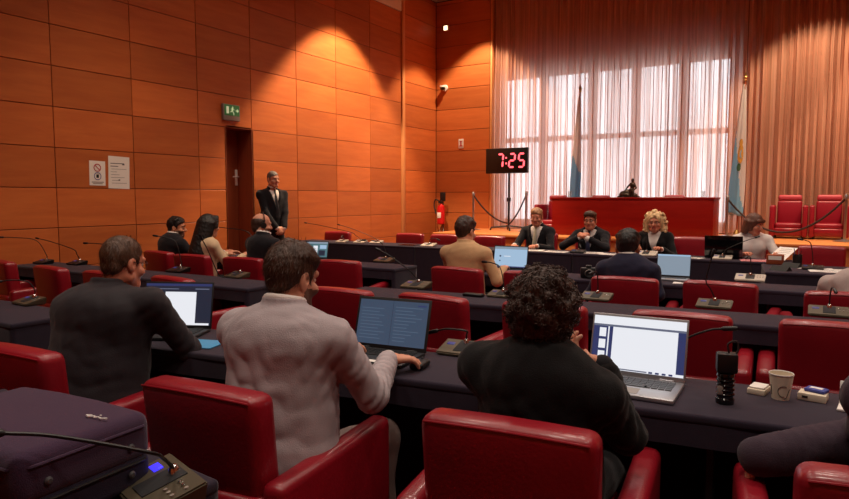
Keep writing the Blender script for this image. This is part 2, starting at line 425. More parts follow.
CH = [
 (-.675, 1.49, 6, 'red leather armchair under the curly haired person in black, nearest the camera'),
 (-1.625, 1.30, 4, 'red leather armchair holding the man in the grey blazer'),
 (-2.69, 1.27, 4, 'red leather armchair holding the heavy man in the black shirt, cut by the left edge'),
 (.235, 1.60, 8, 'red leather armchair in the bottom right corner behind the dark sleeved person'),
 (-.575, 3.455, 3.6, 'empty red armchair straight behind the open silver laptop'),
 (.105, 3.545, 2, 'empty red armchair behind the paper cup at the right edge'),
 (-2.60, 3.26, 0, "empty red armchair just right of the grey blazer man's face"),
 (-1.95, 3.32, -6, 'empty red armchair directly behind the dark laptop and its microphone'),
 (-1.27, 3.38, 2, 'empty red armchair mostly hidden behind the curly dark hair'),
 (-4.07, 3.10, -8, "empty red armchair between the black shirt man's head and his laptop"),
 (-6.55, 3.12, -8, 'red armchair at the far left edge, only its right side in view'),
 (-5.60, 3.05, -6, 'second red armchair from the left edge, its back whole below a gooseneck microphone'),
 (-4.85, 3.05, -4, "red armchair whose corner peeps out left of the black shirt man's head"),
 (-6.16, 4.57, -6, 'red armchair behind the bearded dark haired man by the wooden wall'),
 (-5.48, 4.47, 2, 'red armchair holding the long haired woman in the cream top'),
 (-4.77, 4.50, 4, 'red armchair holding the balding man with the headset'),
 (-3.79, 4.76, 9, 'empty red armchair before the small laptop showing a video'),
 (-2.545, 4.78, -4, 'red armchair holding the man in the tan shirt'),
 (-1.86, 4.80, 2, 'red armchair hidden between the tan shirt man and the navy jacket man'),
 (-1.175, 4.83, 5, 'red armchair holding the dark haired man in the navy jacket'),
 (-.57, 4.89, -3, 'empty red armchair right of the navy jacket man, in front of the pale tablet'),
 (.20, 4.74, 6, 'red armchair holding the person in the pale grey shirt at the right edge'),
]
for c in CH: chair(*c)
CB = [
 (-6.86, 8.66, 186, 'red armchair beside the standing guard at the end of the long front desk'),
 (-5.50, 8.78, 180, 'first of the empty red armchairs facing us right of the wall strip'),
 (-4.88, 8.80, 180, 'empty red armchair facing us, half hidden left of the tan shirt man'),
 (-4.12, 8.80, 178, 'empty red armchair facing us right of the tan shirt man'),
 (-3.44, 9.12, 180, 'red armchair holding the blond man at the front desk'),
 (-2.68, 9.12, 180, 'red armchair holding the man with clasped hands at the front desk'),
 (-1.86, 9.12, 180, 'red armchair holding the curly blonde woman at the front desk'),
 (-1.38, 9.10, 180, 'empty red armchair facing us between the blonde woman and the black laptop'),
 (-.72, 9.10, 170, 'red armchair holding the brown haired woman in white'),
 (.06, 8.98, 178, 'empty red armchair facing us at the desk wing on the right'),
]
for i, c in enumerate(CB): chair(*c).scale = (1, 1, 1.09 if 4 <= i <= 8 else 1.03)
chair(.56, 8.50, 184, 'red armchair behind the desk wing, cut by the right edge')

# ------------------------------------------------------------------ draped desks
def table(label, corner, deg, length, depth, h=.75, seed=0, seat='near'):
    """corner: near left corner of the top; runs along local +x"""
    t = thing('draped_desk', label, 'desk', (corner[0], corner[1], 0), R_(deg), 'desks in dark cloth')
    bm = bmesh.new(); rbox(bm, (length, depth, .035), (length/2, depth/2, h-.0175), bev=.012, seg=3); obj('cloth_top', bm, M['cloth'], t, sharp=60)
    r = random.Random(seed); per = []
    def edge(x0, y0, x1, y1, nx, ny):
        d = math.hypot(x1-x0, y1-y0); n = max(4, int(d/.03))
        for i in range(n):
            k = i/n; per.append((x0+(x1-x0)*k, y0+(y1-y0)*k, nx, ny))
    e = .004
    edge(e, e, length-e, e, 0, -1); edge(length-e, e, length-e, depth-e, 1, 0); edge(length-e, depth-e, e, depth-e, 0, 1); edge(e, depth-e, e, e, -1, 0)
    NN = len(per)
    ph = [r.uniform(0, 6.28) for _ in range(4)]
    bm = bmesh.new(); rows = []
    for z, a in ((h-.012, 0), (h-.06, .1), (h*.6, .45), (h*.3, .8), (.008, 1)):
        row = []
        for i, (x, y, nx, ny) in enumerate(per):
            s = i*.03
            o = a*(.010*math.sin(s*9+ph[0]+.8*math.sin(s*2.3+ph[1])) + .006*math.sin(s*23+ph[2]) + .006)
            sd = (ny < 0 and seat == 'near') or (ny > 0 and seat == 'far')
            zz = h-.012-(h-.012-z)*.13 if sd else z
            row.append(bm.verts.new((x+nx*(o*.4 if sd else o), y+ny*(o*.4 if sd else o), zz)))
        rows.append(row)
    n = len(per)
    for a, b in zip(rows, rows[1:]):
        for i in range(n): bm.faces.new((a[i], a[(i+1) % n], b[(i+1) % n], b[i]))
    obj('skirt', bm, M['cloth'], t, sharp=None)
    for i in range(max(2, round(length/1.5)+1)):
        for yy in (.06, depth-.06):
            lx = .06+(length-.12)*i/max(1, round(length/1.5)); bm = bmesh.new(); tube(bm, [(lx, yy, 0), (lx, yy, h-.036)], .018, 10); obj('leg', bm, M['black'], t)
    return t
table('dark cloth desk with the purple case, nearest the camera at bottom left', (-2.60, .664), -6, 1.30, .56, seed=1)
table('dark cloth desk at the left edge whose corner shows left of the black shirt man', (-7.0, 1.87), 0, 3.2, .43, seed=2)
table('long dark cloth desk carrying the silver laptop and the paper cup', (-3.22, 1.84), 7.2, 4.5, .46, seed=3)
table('dark cloth desk along the left below the row of gooseneck microphones', (-7.15, 3.55), 0, 3.42, .43, seed=4)
table('long dark cloth desk in the middle, behind the laptops of the nearest row', (-3.0, 3.70), 5.2, 4.4, .43, seed=5)
table('dark cloth desk on the left in front of the balding man', (-7.15, 5.27), 0, 3.63, .43, seed=6)
table('long dark cloth desk before the tan shirt and navy jacket men', (-2.86, 5.32), 4, 3.9, .44, seed=7)
table('left third of the long front desk, by the standing guard', (-7.2, 7.84), 0, 2.3, .5, seed=8, seat='far')
table('middle third of the long front desk, before the blond man', (-4.895, 7.84), 0, 2.3, .5, seed=9, seat='far')
table('right third of the long front desk, before the curly blonde woman', (-2.59, 7.84), 0, 2.42, .5, seed=10, seat='far')
table('dark cloth desk wing with white papers at the right edge', (-.40, 6.86), 6, 1.7, .84, seed=11, seat='far')

# ------------------------------------------------------------------ gooseneck microphones
T = .75
def mic(px, tip, label, rz=0, kind='olive', tdy=-.12, s=1.0, world=None, mid=None, neck=True, parts=True):
    p = Vector(world) if world else atz(px[0], px[1], T)
    p.z = T
    t = thing('gooseneck_microphone', label, 'microphone', p, R_(rz), 'desk microphones')
    mb = M['olive'] if kind in ('olive', 'near') else M['micwhite'] if kind == 'white' else M['black']
    w, d, h0, h1 = .21*s, .135*s, .016, .052*s
    bm = bmesh.new()
    t0 = bmesh.new(); bmesh.ops.create_cube(t0, size=1)
    for v in t0.verts:
        x, y, z = v.co; yy = y*d
        if z < 0: v.co = (x*w*.92, yy*.95, 0)
        else: v.co = (x*w, yy, h0 + (h1-h0)*(y+.5)*.9)
    bmesh.ops.bevel(t0, geom=list(t0.edges), offset=.005, segments=2, affect='EDGES'); merge(bm, t0)
    obj('base', bm, mb, t, sharp=40)
    sl = (h1-h0)*.9/d; tilt = math.atan(sl); Rt = Matrix.Rotation(tilt, 3, 'X')
    def on(x, y, dz=0): return (x, y, h0+sl*(y+d/2)+dz)
    bm = bmesh.new(); rbox(bm, (.062*s, .10*s, .004), on(0, .005*s, .001), Rt, bev=.002); obj('centre_plate', bm, M['black'] if kind not in ('olive', 'near') else M['inkdark'], t)
    bm = bmesh.new(); rbox(bm, (.034*s, .022*s, .003), on(-.066*s, .02*s, .001), Rt, bev=.001); obj('display', bm, M['scr_bluedim'] if kind != 'near' else M['scr_blueled'], t)
    if parts:
        for i in range(6):
            bm = bmesh.new(); lathe(bm, [(.0045*s, 0), (.0045*s, .003), (0, .0038)], on(.05*s+.018*s*(i % 3), .028*s-.03*s*(i//3), .0005), 8, rot=Rt); obj('button', bm, M['chrome'] if i < 2 else M['grey'], t)
    b0 = Vector(on(0, .035*s, 0))
    if neck:
        bm = bmesh.new(); lathe(bm, [(.013, -.004), (.013, .010), (.009, .02), (.006, .022)], b0, 14); obj('collar', bm, M['chrome'], t)
        tw = aty(tip[0], tip[1], p.y+tdy) if len(tip) == 2 else Vector(tip)
        inv = Matrix.Rotation(-R_(rz), 3, 'Z')
        tl = inv @ (tw - p)
        if mid is None: m_ = b0 + (tl-b0)*.25 + Vector((0, .01, .5*abs(tl.z-b0.z)+.02))
        else: m_ = inv @ (aty(mid[0], mid[1], p.y+tdy*.3) - p)
        pts = spline([b0+Vector((0, 0, .012)), b0+Vector((0, .004, .05))*(1) if mid is None else b0*.5+m_*.5+Vector((0, .004, .01)), m_, m_*.35+tl*.65 + Vector((0, 0, .008)), tl], 6)
        bm = bmesh.new(); tube(bm, pts, .0042, 8); obj('gooseneck', bm, M['black'] if kind != 'gold' else M['brass'], t)
        dr = (pts[-1]-pts[-3]).normalized()
        bm = bmesh.new(); tube(bm, [tl-dr*.002, tl+dr*.004, tl+dr*.012, tl+dr*.045, tl+dr*.052], [.005, .0085, .0095, .0095, .006], 12); obj('capsule', bm, M['black'], t)
    return t
mic((152, 500), (4, 433), 'large gooseneck microphone with a blue lit display beside the purple case, nearest the camera', rz=-17, kind='near', tdy=-.30, s=1.1, world=(-1.30, .945, T), mid=(148, 452))
mic((463, 354), (438, 330.5), 'olive microphone unit between the dark laptop and the curly haired person', rz=4, tdy=-.02, s=1.02, mid=(466, 331))
mic((655, 376), (722, 329), 'microphone whose thin neck sticks out right of the silver laptop lid', tdy=.02, rz=6, world=(-.50, 2.615, T), mid=(688, 338), s=.55, parts=False)
mic((352, 343), (320, 312), "microphone half hidden between the grey blazer man's face and the dark laptop", tdy=-.1, rz=8, world=(-1.93, 2.36, T), mid=(334, 320), s=.8)
mic((29, 304), (2, 281), 'olive microphone on the desk corner left of the black shirt man', rz=-4, tdy=-.1)
mic((28, 261), tuple(atx(4, 237, -7.2)), 'black microphone with a long neck leaning out of the left edge', kind='black', tdy=-.1, s=.95, world=(-7.0, 3.80, T))
mic((77, 264.5), (39, 238.5), "black microphone with a long leaning neck, just left of the black shirt man's head", kind='black', tdy=-.1, s=.95, mid=(73, 249))
mic((128, 266), (88, 243), 'black microphone whose tip shows above the left of the black shirt man', kind='black', tdy=-.1, world=(-5.72, 3.86, T))
mic((178, 272), (158, 236), 'dark microphone base in front of the bearded man', kind='black', tdy=-.05)
mic((237, 277.5), (202, 239), 'olive microphone with a tall neck standing before the cream top woman', tdy=-.3, rz=-4, mid=(220, 276))
mic((248, 262), (217, 227), 'thin microphone neck beside the balding man at the door', kind='black', tdy=-.1, world=(-5.62, 5.5, T))
mic((384, 262), (366, 240), 'olive microphone at the right end of the left desk block', tdy=-.05)
mic((331, 244), (342, 236), 'white microphone base right of the laptop with the video', kind='white', tdy=-.05, s=.9, world=(-6.3, 7.98, T))
mic((357, 243), (307, 223), 'white microphone with the longest leaning neck near the guard', kind='white', tdy=-.05, s=.95, world=(-5.98, 8.02, T), mid=(350, 232))
mic((374, 243), (340, 225), 'white microphone with a leaning neck, third from the guard', kind='white', tdy=-.05, s=.95, world=(-5.72, 8.08, T), mid=(366, 234))
mic((424, 245.5), (437, 239), 'white microphone base on the front desk left of the tan shirt man', kind='white', tdy=.05, world=(-4.73, 7.96, T))
mic((416, 288), (381, 251), 'olive microphone left of the tan shirt man with its neck crossing the desk behind', tdy=-.1, mid=(405, 267), s=1.05)
mic((499, 293), (487, 262), 'olive microphone behind the tan shirt man, beside a black device', tdy=.1, s=.9, world=(-1.88, 4.17, T))
mic((596, 300), (593, 272), 'olive microphone between the curly dark head and the navy jacket man', tdy=-.02)
mic((714, 308), (712, 257), 'olive microphone with a tall upright neck behind the silver laptop', tdy=-.02, mid=(706, 281))
mic((829, 316), (834, 289), 'olive microphone with an upright black tip behind the white card', tdy=-.02, s=1.05)
mic((750, 281), (748, 257), 'pale microphone on the second desk in front of the pink papers', kind='white', tdy=-.02, s=1.1)
mic((722, 259), (755, 238), 'white microphone with a neck curving over the black laptop', kind='white', tdy=-.05, world=(-.90, 7.98, T), mid=(727, 249))
mic((647, 254), (646, 233), 'white microphone standing before the curly blonde woman', kind='white', tdy=0, s=1.2, world=(-1.74, 8.02, T))
mic((577, 252), (580, 245), 'low black microphone before the man with clasped hands', kind='black', tdy=0, s=.9, world=(-2.56, 7.98, T))
mic((818, 266), (803, 240), 'dark microphone with a leaning neck among the papers on the desk wing', kind='black', tdy=0, s=.9, world=(-.02, 7.30, T))

# ------------------------------------------------------------------ laptops
def laptop(label, loc, rz, w, d, hgt, rects, body, bez, lid_deg=14, bt=.010, rim=.008):
    t = thing('laptop', label, 'laptop', (loc[0], loc[1], T), R_(rz), 'open laptops')
    bm = bmesh.new(); rbox(bm, (w, d, .016), (0, -d/2, .009), bev=.005, seg=2); obj('base', bm, body, t, sharp=40)
    bm = bmesh.new()
    nk = 13; kw = w*.86/nk
    for r in range(5):
        for k in range(nk):
            if r == 4 and 3 <= k <= 8:
                if k == 3: rbox(bm, (kw*6-.003, d*.075, .003), (0, -d*.50+0, .0182), bev=0)
                continue
            rbox(bm, (kw-.003, d*.075, .003), ((k-(nk-1)/2)*kw, -d*(.13+.0925*r), .0182), bev=0)
    obj('keyboard', bm, M['key'] if body is M['silver'] else M['rubber'], t, smooth=False)
    bm = bmesh.new(); rbox(bm, (w*.3, d*.28, .0012), (0, -d*.77, .0172), bev=0); obj('touchpad', bm, body if body is not M['silver'] else M['grey'], t)
    a = R_(lid_deg)
    mat4 = Matrix.Translation((0, .004, .014)) @ Matrix(((1, 0, 0, 0), (0, math.sin(a), -math.cos(a), 0), (0, math.cos(a), math.sin(a), 0), (0, 0, 0, 1)))
    bm = bmesh.new(); rbox(bm, (w, hgt, .007), (0, hgt/2, -.0035), bev=.003, seg=2); bmesh.ops.transform(bm, matrix=mat4, verts=bm.verts)
    lid = obj('lid', bm, bez, t, sharp=40)
    bm = bmesh.new(); mats = []
    sw, sh = w-2*rim, hgt-bt-.018
    for i, (u0, v0, u1, v1, mm) in enumerate(rects):
        if mm not in mats: mats.append(mm)
        z = .0006 + .00025*i
        P = [(-sw/2+u*sw, .018+v*sh, z) for u, v in ((u0, v0), (u1, v0), (u1, v1), (u0, v1))]
        quad(bm, *[mat4 @ Vector(p) for p in P], mi=mats.index(mm))
    s = bpy.data.meshes.new('screen'); bm.to_mesh(s); bm.free(); link('screen', s, mats, t, smooth=False)
    for sx in (-1, 1):
        bm = bmesh.new(); tube(bm, [(sx*w*.32-.025, .004, .014), (sx*w*.32+.025, .004, .014)], .006, 8); obj('hinge', bm, bez, t)
    return t
scr1 = [(0, 0, 1, 1, M['scr_dark']), (0, .94, 1, 1, M['scr_navy']), (.3, .05, .77, .80, M['scr_white']), (.3, .0, .98, .05, M['scr_white']), (.02, .86, .5, .88, M['scr_grey']), (.75, .86, .96, .885, M['scr_grey'])]
laptop('dark laptop with a white page before the black shirt man', (-2.86, 2.22), 25, .38, .24, .245, scr1, M['darklap'], M['darklap'], 12)
scr2 = [(0, 0, 1, 1, M['scr_slate'])] + [(.04, .12+.075*i, random.uniform(.3, .46), .135+.075*i, M['scr_slate2']) for i in range(10)] + [(.54, .1+.075*i, random.uniform(.7, .94), .115+.075*i, M['scr_slate2']) for i in range(11)] + [(.50, 0, .505, 1, M['scr_dark']), (.86, .9, .98, .93, M['scr_navy'])]
laptop('black laptop full of text under the hand of the grey blazer man', (-1.64, 2.40), 6, .375, .24, .235, scr2, M['darklap'], M['darklap'], 17, rim=.012, bt=.014)
scr3 = [(0, 0, 1, 1, M['scr_navy']), (0, .84, 1, 1, M['scr_white']), (0, .80, 1, .835, M['scr_grey']), (.22, .05, .92, .80, M['scr_white']), (.165, .05, .18, .80, M['scr_white']), (0, 0, 1, .05, M['scr_white']), (.3, .012, .62, .035, M['scr_grey']), (.07, .60, .145, .77, M['scr_white']), (.07, .38, .145, .55, M['scr_white']), (.07, .16, .145, .33, M['scr_white'])]
scr3 += [(.64+.07*i, .006, .68+.07*i, .04, M['scr_navy']) for i in range(4)]
laptop('open silver laptop with a bright document beside the curly haired person', (-.573, 2.505), 1, .36, .245, .235, scr3, M['silver'], M['silver'], 16, rim=.007)
scr4 = [(0, 0, 1, 1, M['scr_lightblue']), (0, .88, 1, 1, M['scr_pale']), (.16, .5, .21, .58, M['scr_slate']), (.16, .28, .2, .34, M['scr_slate']), (.3, .52, .5, .55, M['scr_white']), (0, 0, 1, .05, M['scr_navy'])]
laptop('laptop with a pale blue screen in front of the tan shirt man', (-2.50, 5.72), 3, .345, .20, .225, scr4, M['darklap'], M['darklap'], 12)
laptop('small laptop with a blank grey blue screen beside the navy jacket man', (-1.04, 5.85), 2, .27, .18, .20, [(0, 0, 1, 1, M['scr_pale']), (0, .93, 1, 1, M['scr_lightblue'])], M['silver'], M['darklap'], 12, rim=.003, bt=.004)
laptop('black laptop seen from behind in front of the woman in white', (-.90, 8.10), 178, .40, .18, .25, [(0, 0, 1, 1, M['scr_pale'])], M['black'], M['blackgloss'], 8)
scr7 = [(0, 0, 1, 1, M['scr_teal'])] + [(random.uniform(0, .8), random.uniform(.1, .7), 0, 0, M['scr_white']) for _ in range(0)] + [(.08, .15, .3, .5, M['scr_lightblue']), (.35, .3, .55, .75, M['scr_white']), (.6, .1, .9, .45, M['scr_dark']), (.65, .55, .95, .8, M['scr_lightblue']), (0, .88, 1, 1, M['scr_pale'])]
laptop('small laptop showing a video on the left desk block', (-4.80, 5.60), 14, .285, .19, .20, scr7, M['darklap'], M['darklap'], 14)
# ------------------------------------------------------------------ smooth-blended solids meshed on a grid
class Field:
    def __init__(s, lo, hi, h):
        s.lo = np.array(lo, np.float32); s.h = h
        s.n = np.maximum(4, np.ceil((np.array(hi)-s.lo)/h).astype(int)+1)
        s.v = np.full(s.n, .2, np.float32)
        s.ax = [(s.lo[i] + h*np.arange(s.n[i])).astype(np.float32) for i in range(3)]
    def sl(s, lo, hi):
        a = np.clip(np.floor((np.array(lo)-s.lo)/s.h).astype(int), 0, s.n); b = np.clip(np.ceil((np.array(hi)-s.lo)/s.h).astype(int)+1, 0, s.n)
        return tuple(slice(int(x), int(y)) for x, y in zip(a, b))
    def grid(s, q):
        return s.ax[0][q[0]][:, None, None], s.ax[1][q[1]][None, :, None], s.ax[2][q[2]][None, None, :]
    def put(s, q, d, k, op):
        a = s.v[q]
        if a.size == 0: return
        if op == 'sub': a, d = -a, d
        if k > 0:
            h = np.clip(.5+.5*(a-d)/k, 0, 1); r = a+(d-a)*h - k*h*(1-h)
        else: r = np.minimum(a, d)
        s.v[q] = -r if op == 'sub' else r
    def cap(s, a, b, r1, r2=None, k=.02, op='add'):
        r2 = r1 if r2 is None else r2
        a = np.array(a, np.float32); b = np.array(b, np.float32); m = max(r1, r2)+k+.02
        q = s.sl(np.minimum(a, b)-m, np.maximum(a, b)+m); x, y, z = s.grid(q)
        d = b-a; L = max(float(d@d), 1e-9)
        t = np.clip(((x-a[0])*d[0]+(y-a[1])*d[1]+(z-a[2])*d[2])/L, 0, 1)
        dist = np.sqrt((x-a[0]-t*d[0])**2+(y-a[1]-t*d[1])**2+(z-a[2]-t*d[2])**2) - (r1+(r2-r1)*t)
        s.put(q, dist, k, op)
    def ell(s, c, r, k=.02, rot=None, op='add'):
        c = np.array(c, np.float32); r = np.array(r, np.float32); m = float(r.max())+k+.02
        q = s.sl(c-m, c+m); x, y, z = s.grid(q); x = x-c[0]; y = y-c[1]; z = z-c[2]
        if rot is not None:
            Rm = np.array(rot, np.float32)
            x, y, z = (Rm[0, 0]*x+Rm[1, 0]*y+Rm[2, 0]*z, Rm[0, 1]*x+Rm[1, 1]*y+Rm[2, 1]*z, Rm[0, 2]*x+Rm[1, 2]*y+Rm[2, 2]*z)
        k0 = np.sqrt((x/r[0])**2+(y/r[1])**2+(z/r[2])**2); k1 = np.sqrt((x/r[0]**2)**2+(y/r[1]**2)**2+(z/r[2]**2)**2)+1e-9
        s.put(q, k0*(k0-1)/k1, k, op)
    def plane(s, n, d, k=0):
        """keep what lies on the n.p > d side"""
        x, y, z = s.grid((slice(None),)*3)
        s.put((slice(None),)*3, n[0]*x+n[1]*y+n[2]*z-d, k, 'sub')
    def fold(s, amp, f, seed=0):
        r = np.random.default_rng(seed); x, y, z = s.grid((slice(None),)*3)
        w = np.zeros(s.v.shape, np.float32)
        for _ in range(5):
            a = r.normal(size=3)*f; p = r.uniform(0, 6.28, 2); b = r.normal(size=3)*f*.5
            w += np.sin(a[0]*x+a[1]*y+a[2]*z+p[0]+1.5*np.sin(b[0]*x+b[1]*y+b[2]*z+p[1]))
        s.v += (amp/2.5)*w
    def wedge(s, O, X, Y, Z, ow, Lz, y0, k=.004):
        x, y, z = s.grid((slice(None),)*3); x = x-O[0]; y = y-O[1]; z = z-O[2]
        a = X[0]*x+X[1]*y+X[2]*z; b = Y[0]*x+Y[1]*y+Y[2]*z; c = -(Z[0]*x+Z[1]*y+Z[2]*z)
        s.put((slice(None),)*3, np.maximum(np.maximum(np.abs(a)-ow*np.clip(1-c/Lz, -1, 1.15), y0-b), c-Lz).astype(np.float32), k, 'sub')
    def surf(s, p, d):
        p = np.array(p, float)
        for i in range(200):
            q = np.clip(np.round((p-s.lo)/s.h).astype(int), 0, s.n-1)
            if s.v[tuple(q)] < 0: return p
            p = p-np.array(d)*s.h*.5
        return None
    def crease(s, c, d, rad, amp, fr, seed):
        r = np.random.default_rng(abs(seed)+3); x, y, z = s.grid((slice(None),)*3); x = x-c[0]; y = y-c[1]; z = z-c[2]; d = np.array(d, float); d = d/np.linalg.norm(d)
        w = np.exp(-(x*x+y*y+z*z)/rad**2); b = r.normal(size=3)*14; b2 = r.normal(size=3)*25
        u = (d[0]*x+d[1]*y+d[2]*z)*fr + 1.6*np.sin(b[0]*x+b[1]*y+b[2]*z) + .8*np.sin(b2[0]*x+b2[1]*y+b2[2]*z+1)
        s.v += (amp*w*(1-2*np.abs(np.sin(u*.5)))).astype(np.float32)
    def mesh(s, name):
        v = s.v; nx, ny, nz = v.shape
        # close at the border
        for ax in range(3):
            i0 = [slice(None)]*3; i0[ax] = 0; v[tuple(i0)] = np.maximum(v[tuple(i0)], .01)
            i0[ax] = -1; v[tuple(i0)] = np.maximum(v[tuple(i0)], .01)
        ins = v < 0
        cs = [(i, j, k) for i in (0, 1) for j in (0, 1) for k in (0, 1)]
        cnt = np.zeros((nx-1, ny-1, nz-1), np.int8)
        for i, j, k in cs: cnt += ins[i:nx-1+i, j:ny-1+j, k:nz-1+k]
        cells = np.argwhere((cnt > 0) & (cnt < 8))
        idx = np.full(cnt.shape, -1, np.int32); idx[tuple(cells.T)] = np.arange(len(cells))
        val = np.stack([v[cells[:, 0]+i, cells[:, 1]+j, cells[:, 2]+k] for i, j, k in cs], 1)
        pos = np.zeros((len(cells), 3)); num = np.zeros(len(cells)); C8 = np.array(cs, float)
        for a in range(8):
            for b in range(a+1, 8):
                if abs(C8[a]-C8[b]).sum() != 1: continue
                m = (val[:, a] < 0) != (val[:, b] < 0)
                t = val[m, a]/(val[m, a]-val[m, b])
                pos[m] += C8[a]+(C8[b]-C8[a])*t[:, None]; num[m] += 1
        P = s.lo + s.h*(cells + pos/np.maximum(num, 1)[:, None])
        F = []
        for ax in range(3):
            sa = [slice(None)]*3; sb = [slice(None)]*3; sa[ax] = slice(0, -1); sb[ax] = slice(1, None)
            A = ins[tuple(sa)]; B = ins[tuple(sb)]
            E = np.argwhere(A != B); u, w = [(1, 2), (2, 0), (0, 1)][ax]
            ok = (E[:, u] > 0) & (E[:, w] > 0) & (E[:, u] < s.n[u]-1) & (E[:, w] < s.n[w]-1); E = E[ok]
            fl = A[tuple(E.T)]
            def cid(du, dw):
                e = E.copy(); e[:, u] -= du; e[:, w] -= dw; return idx[tuple(e.T)]
            Q = np.stack([cid(1, 1), cid(0, 1), cid(0, 0), cid(1, 0)], 1)
            Q[~fl] = Q[~fl][:, ::-1]; F.append(Q)
        F = np.concatenate(F); F = F[(F >= 0).all(1)]
        me = bpy.data.meshes.new(name)
        me.vertices.add(len(P)); me.vertices.foreach_set('co', P.astype(np.float32).ravel())
        me.loops.add(F.size); me.loops.foreach_set('vertex_index', F.astype(np.int32).ravel())
        me.polygons.add(len(F)); me.polygons.foreach_set('loop_start', np.arange(0, F.size, 4, dtype=np.int32))
        try: me.polygons.foreach_set('loop_total', np.full(len(F), 4, np.int32))
        except Exception: pass
        me.update(calc_edges=True); me.validate()
        return me

# ------------------------------------------------------------------ things on the nearest desks
# purple case
t = thing('equipment_case', 'dark purple padded case with a small pale logo at bottom left', 'case', (-1.60, .80, T), R_(4))
bw, bd, bh = .50, .33, .185
bm = bmesh.new(); rbox(bm, (bw, bd, bh*.62), (0, 0, bh*.69), bev=.03, seg=4, cuts=2, fn=lambda x, y, z: (x, y, z+(.008*(1-(2*x/bw)**2) if z > 0 else 0))); obj('lid', bm, M['bag'], t, sharp=60)
bm = bmesh.new(); rbox(bm, (bw-.004, bd-.004, bh*.5), (0, 0, bh*.25), bev=.025, seg=4); obj('body', bm, M['bagside'], t, sharp=60)
bm = bmesh.new(); e = .015
loop = [(-bw/2+.03, -bd/2), (bw/2-.03, -bd/2), (bw/2, -bd/2+.03), (bw/2, bd/2-.03), (bw/2-.03, bd/2), (-bw/2+.03, bd/2), (-bw/2, bd/2-.03), (-bw/2, -bd/2+.03), (-bw/2+.03, -bd/2)]
tube(bm, [(x*1.004, y*1.004, bh*.84) for x, y in loop], .004, 6); obj('piping', bm, M['bag'], t)
bm = bmesh.new(); tube(bm, [(x*1.006, y*1.006, bh*.40) for x, y in loop], .0035, 6); obj('zip', bm, M['black'], t)
for x, z in ((-.15, .05), (.0, .05), (.15, .05), (.15, .12)):
    bm = bmesh.new(); lathe(bm, [(.009, 0), (.009, .003), (.005, .006), (0, .006)], (x, -bd/2-.001, z), 12, rot=Matrix.Rotation(R_(90), 3, 'X')); obj('stud', bm, M['key'], t)
for y, z in ((-.10, .05), (.10, .05), (-.1, .115), (.1, .115)):
    bm = bmesh.new(); lathe(bm, [(.009, 0), (.009, .003), (.005, .006), (0, .006)], (bw/2+.001, y, z), 12, rot=Matrix.Rotation(R_(90), 3, 'Y')); obj('stud', bm, M['key'], t)
bm = bmesh.new()
lp = [(-.03, 0), (-.018, .006), (-.020, -.004), (-.006, .004), (.0, -.002), (.008, .004), (.02, .0), (.034, .006)]
tube(bm, [(.19+x, .055+y, bh*1.0+.0075) for x, y in lp], .0022, 6); tube(bm, [(.17, .06, bh+.008), (.16, .055, bh+.008), (.173, .051, bh+.008)], .002, 6); rbox(bm, (.004, .004, .002), (.19, .07, bh+.007), bev=0)
obj('logo', bm, M['whiteplastic'], t)
# mouse
t = thing('computer_mouse', "black mouse right of the dark laptop under the man's fingers", 'mouse', (-1.375, 2.245, T), R_(10))
bm = bmesh.new(); rbox(bm, (.062, .105, .036), (0, 0, .018), bev=.016, seg=4, fn=lambda x, y, z: (x, y, z*(1-.3*abs(y)/.05) if z > 0 else z)); obj('shell', bm, M['black'], t, sharp=70)
bm = bmesh.new(); lathe(bm, [(.006, -.003), (.008, 0), (.006, .003)], (0, .03, .034), 12, rot=Matrix.Rotation(R_(90), 3, 'Y')); obj('wheel', bm, M['key'], t)
bm = bmesh.new(); rbox(bm, (.012, .005, .001), (0, -.02, .036), bev=0); obj('logo', bm, M['grey'], t)
# black recorder on its ribbed base
t = thing('audio_device', 'black device with ribbed cylinder and square top and strap, standing left of the paper cup', 'device', (-.245, 2.39, T), R_(12))
bm = bmesh.new(); prof = [(.0, 0), (.029, 0), (.030, .012)]
for i in range(5): prof += [(.030, .018+.016*i), (.026, .022+.016*i), (.026, .028+.016*i), (.030, .032+.016*i)]
prof += [(.028, .105), (.022, .108), (0, .108)]
lathe(bm, prof, n=28); obj('body', bm, M['blackgloss'], t, sharp=40)
bm = bmesh.new(); rbox(bm, (.066, .05, .066), (.002, 0, .141), bev=.006, seg=2); obj('head', bm, M['black'], t)
bm = bmesh.new(); tube(bm, spline([(.008, 0, .172), (.004, 0, .205), (.03, 0, .215), (.036, 0, .19), (.030, 0, .172)], 6), .0035, 6); obj('strap', bm, M['rope'], t)
bm = bmesh.new(); rbox(bm, (.018, .002, .03), (-.018, -.026, .05), bev=.001); obj('label_plate', bm, M['grey'], t)
# small box, cup, packet
t = thing('paper_box', 'small flat white box between the black device and the paper cup', 'box', (-.155, 2.585, T), R_(-10))
bm = bmesh.new(); rbox(bm, (.058, .085, .02), (0, 0, .0105), bev=.003); obj('carton', bm, M['cup'], t)
bm = bmesh.new(); rbox(bm, (.05, .07, .006), (.0, .0, .024), bev=.002); obj('flap', bm, M['paper'], t)
t = thing('paper_cup', 'white paper cup with a dark swirl on the near desk', 'cup', (-.085, 2.545, T), R_(25))
bm = bmesh.new(); lathe(bm, [(0, .004), (.026, .004), (.0265, 0), (.0275, 0), (.0385, .088), (.0372, .088), (.0268, .008), (0, .008)], n=36, close=False); obj('body', bm, M['cup'], t)
bm = bmesh.new(); lathe(bm, [(.0375, .0865), (.0395, .0865), (.0402, .089), (.039, .0912), (.0372, .089)], n=36, close=False); obj('rim', bm, M['paper'], t)
def on_cup(u, z): r = .0275+.011*z/.088+.0006; return (r*math.cos(u), r*math.sin(u), z)
bm = bmesh.new()
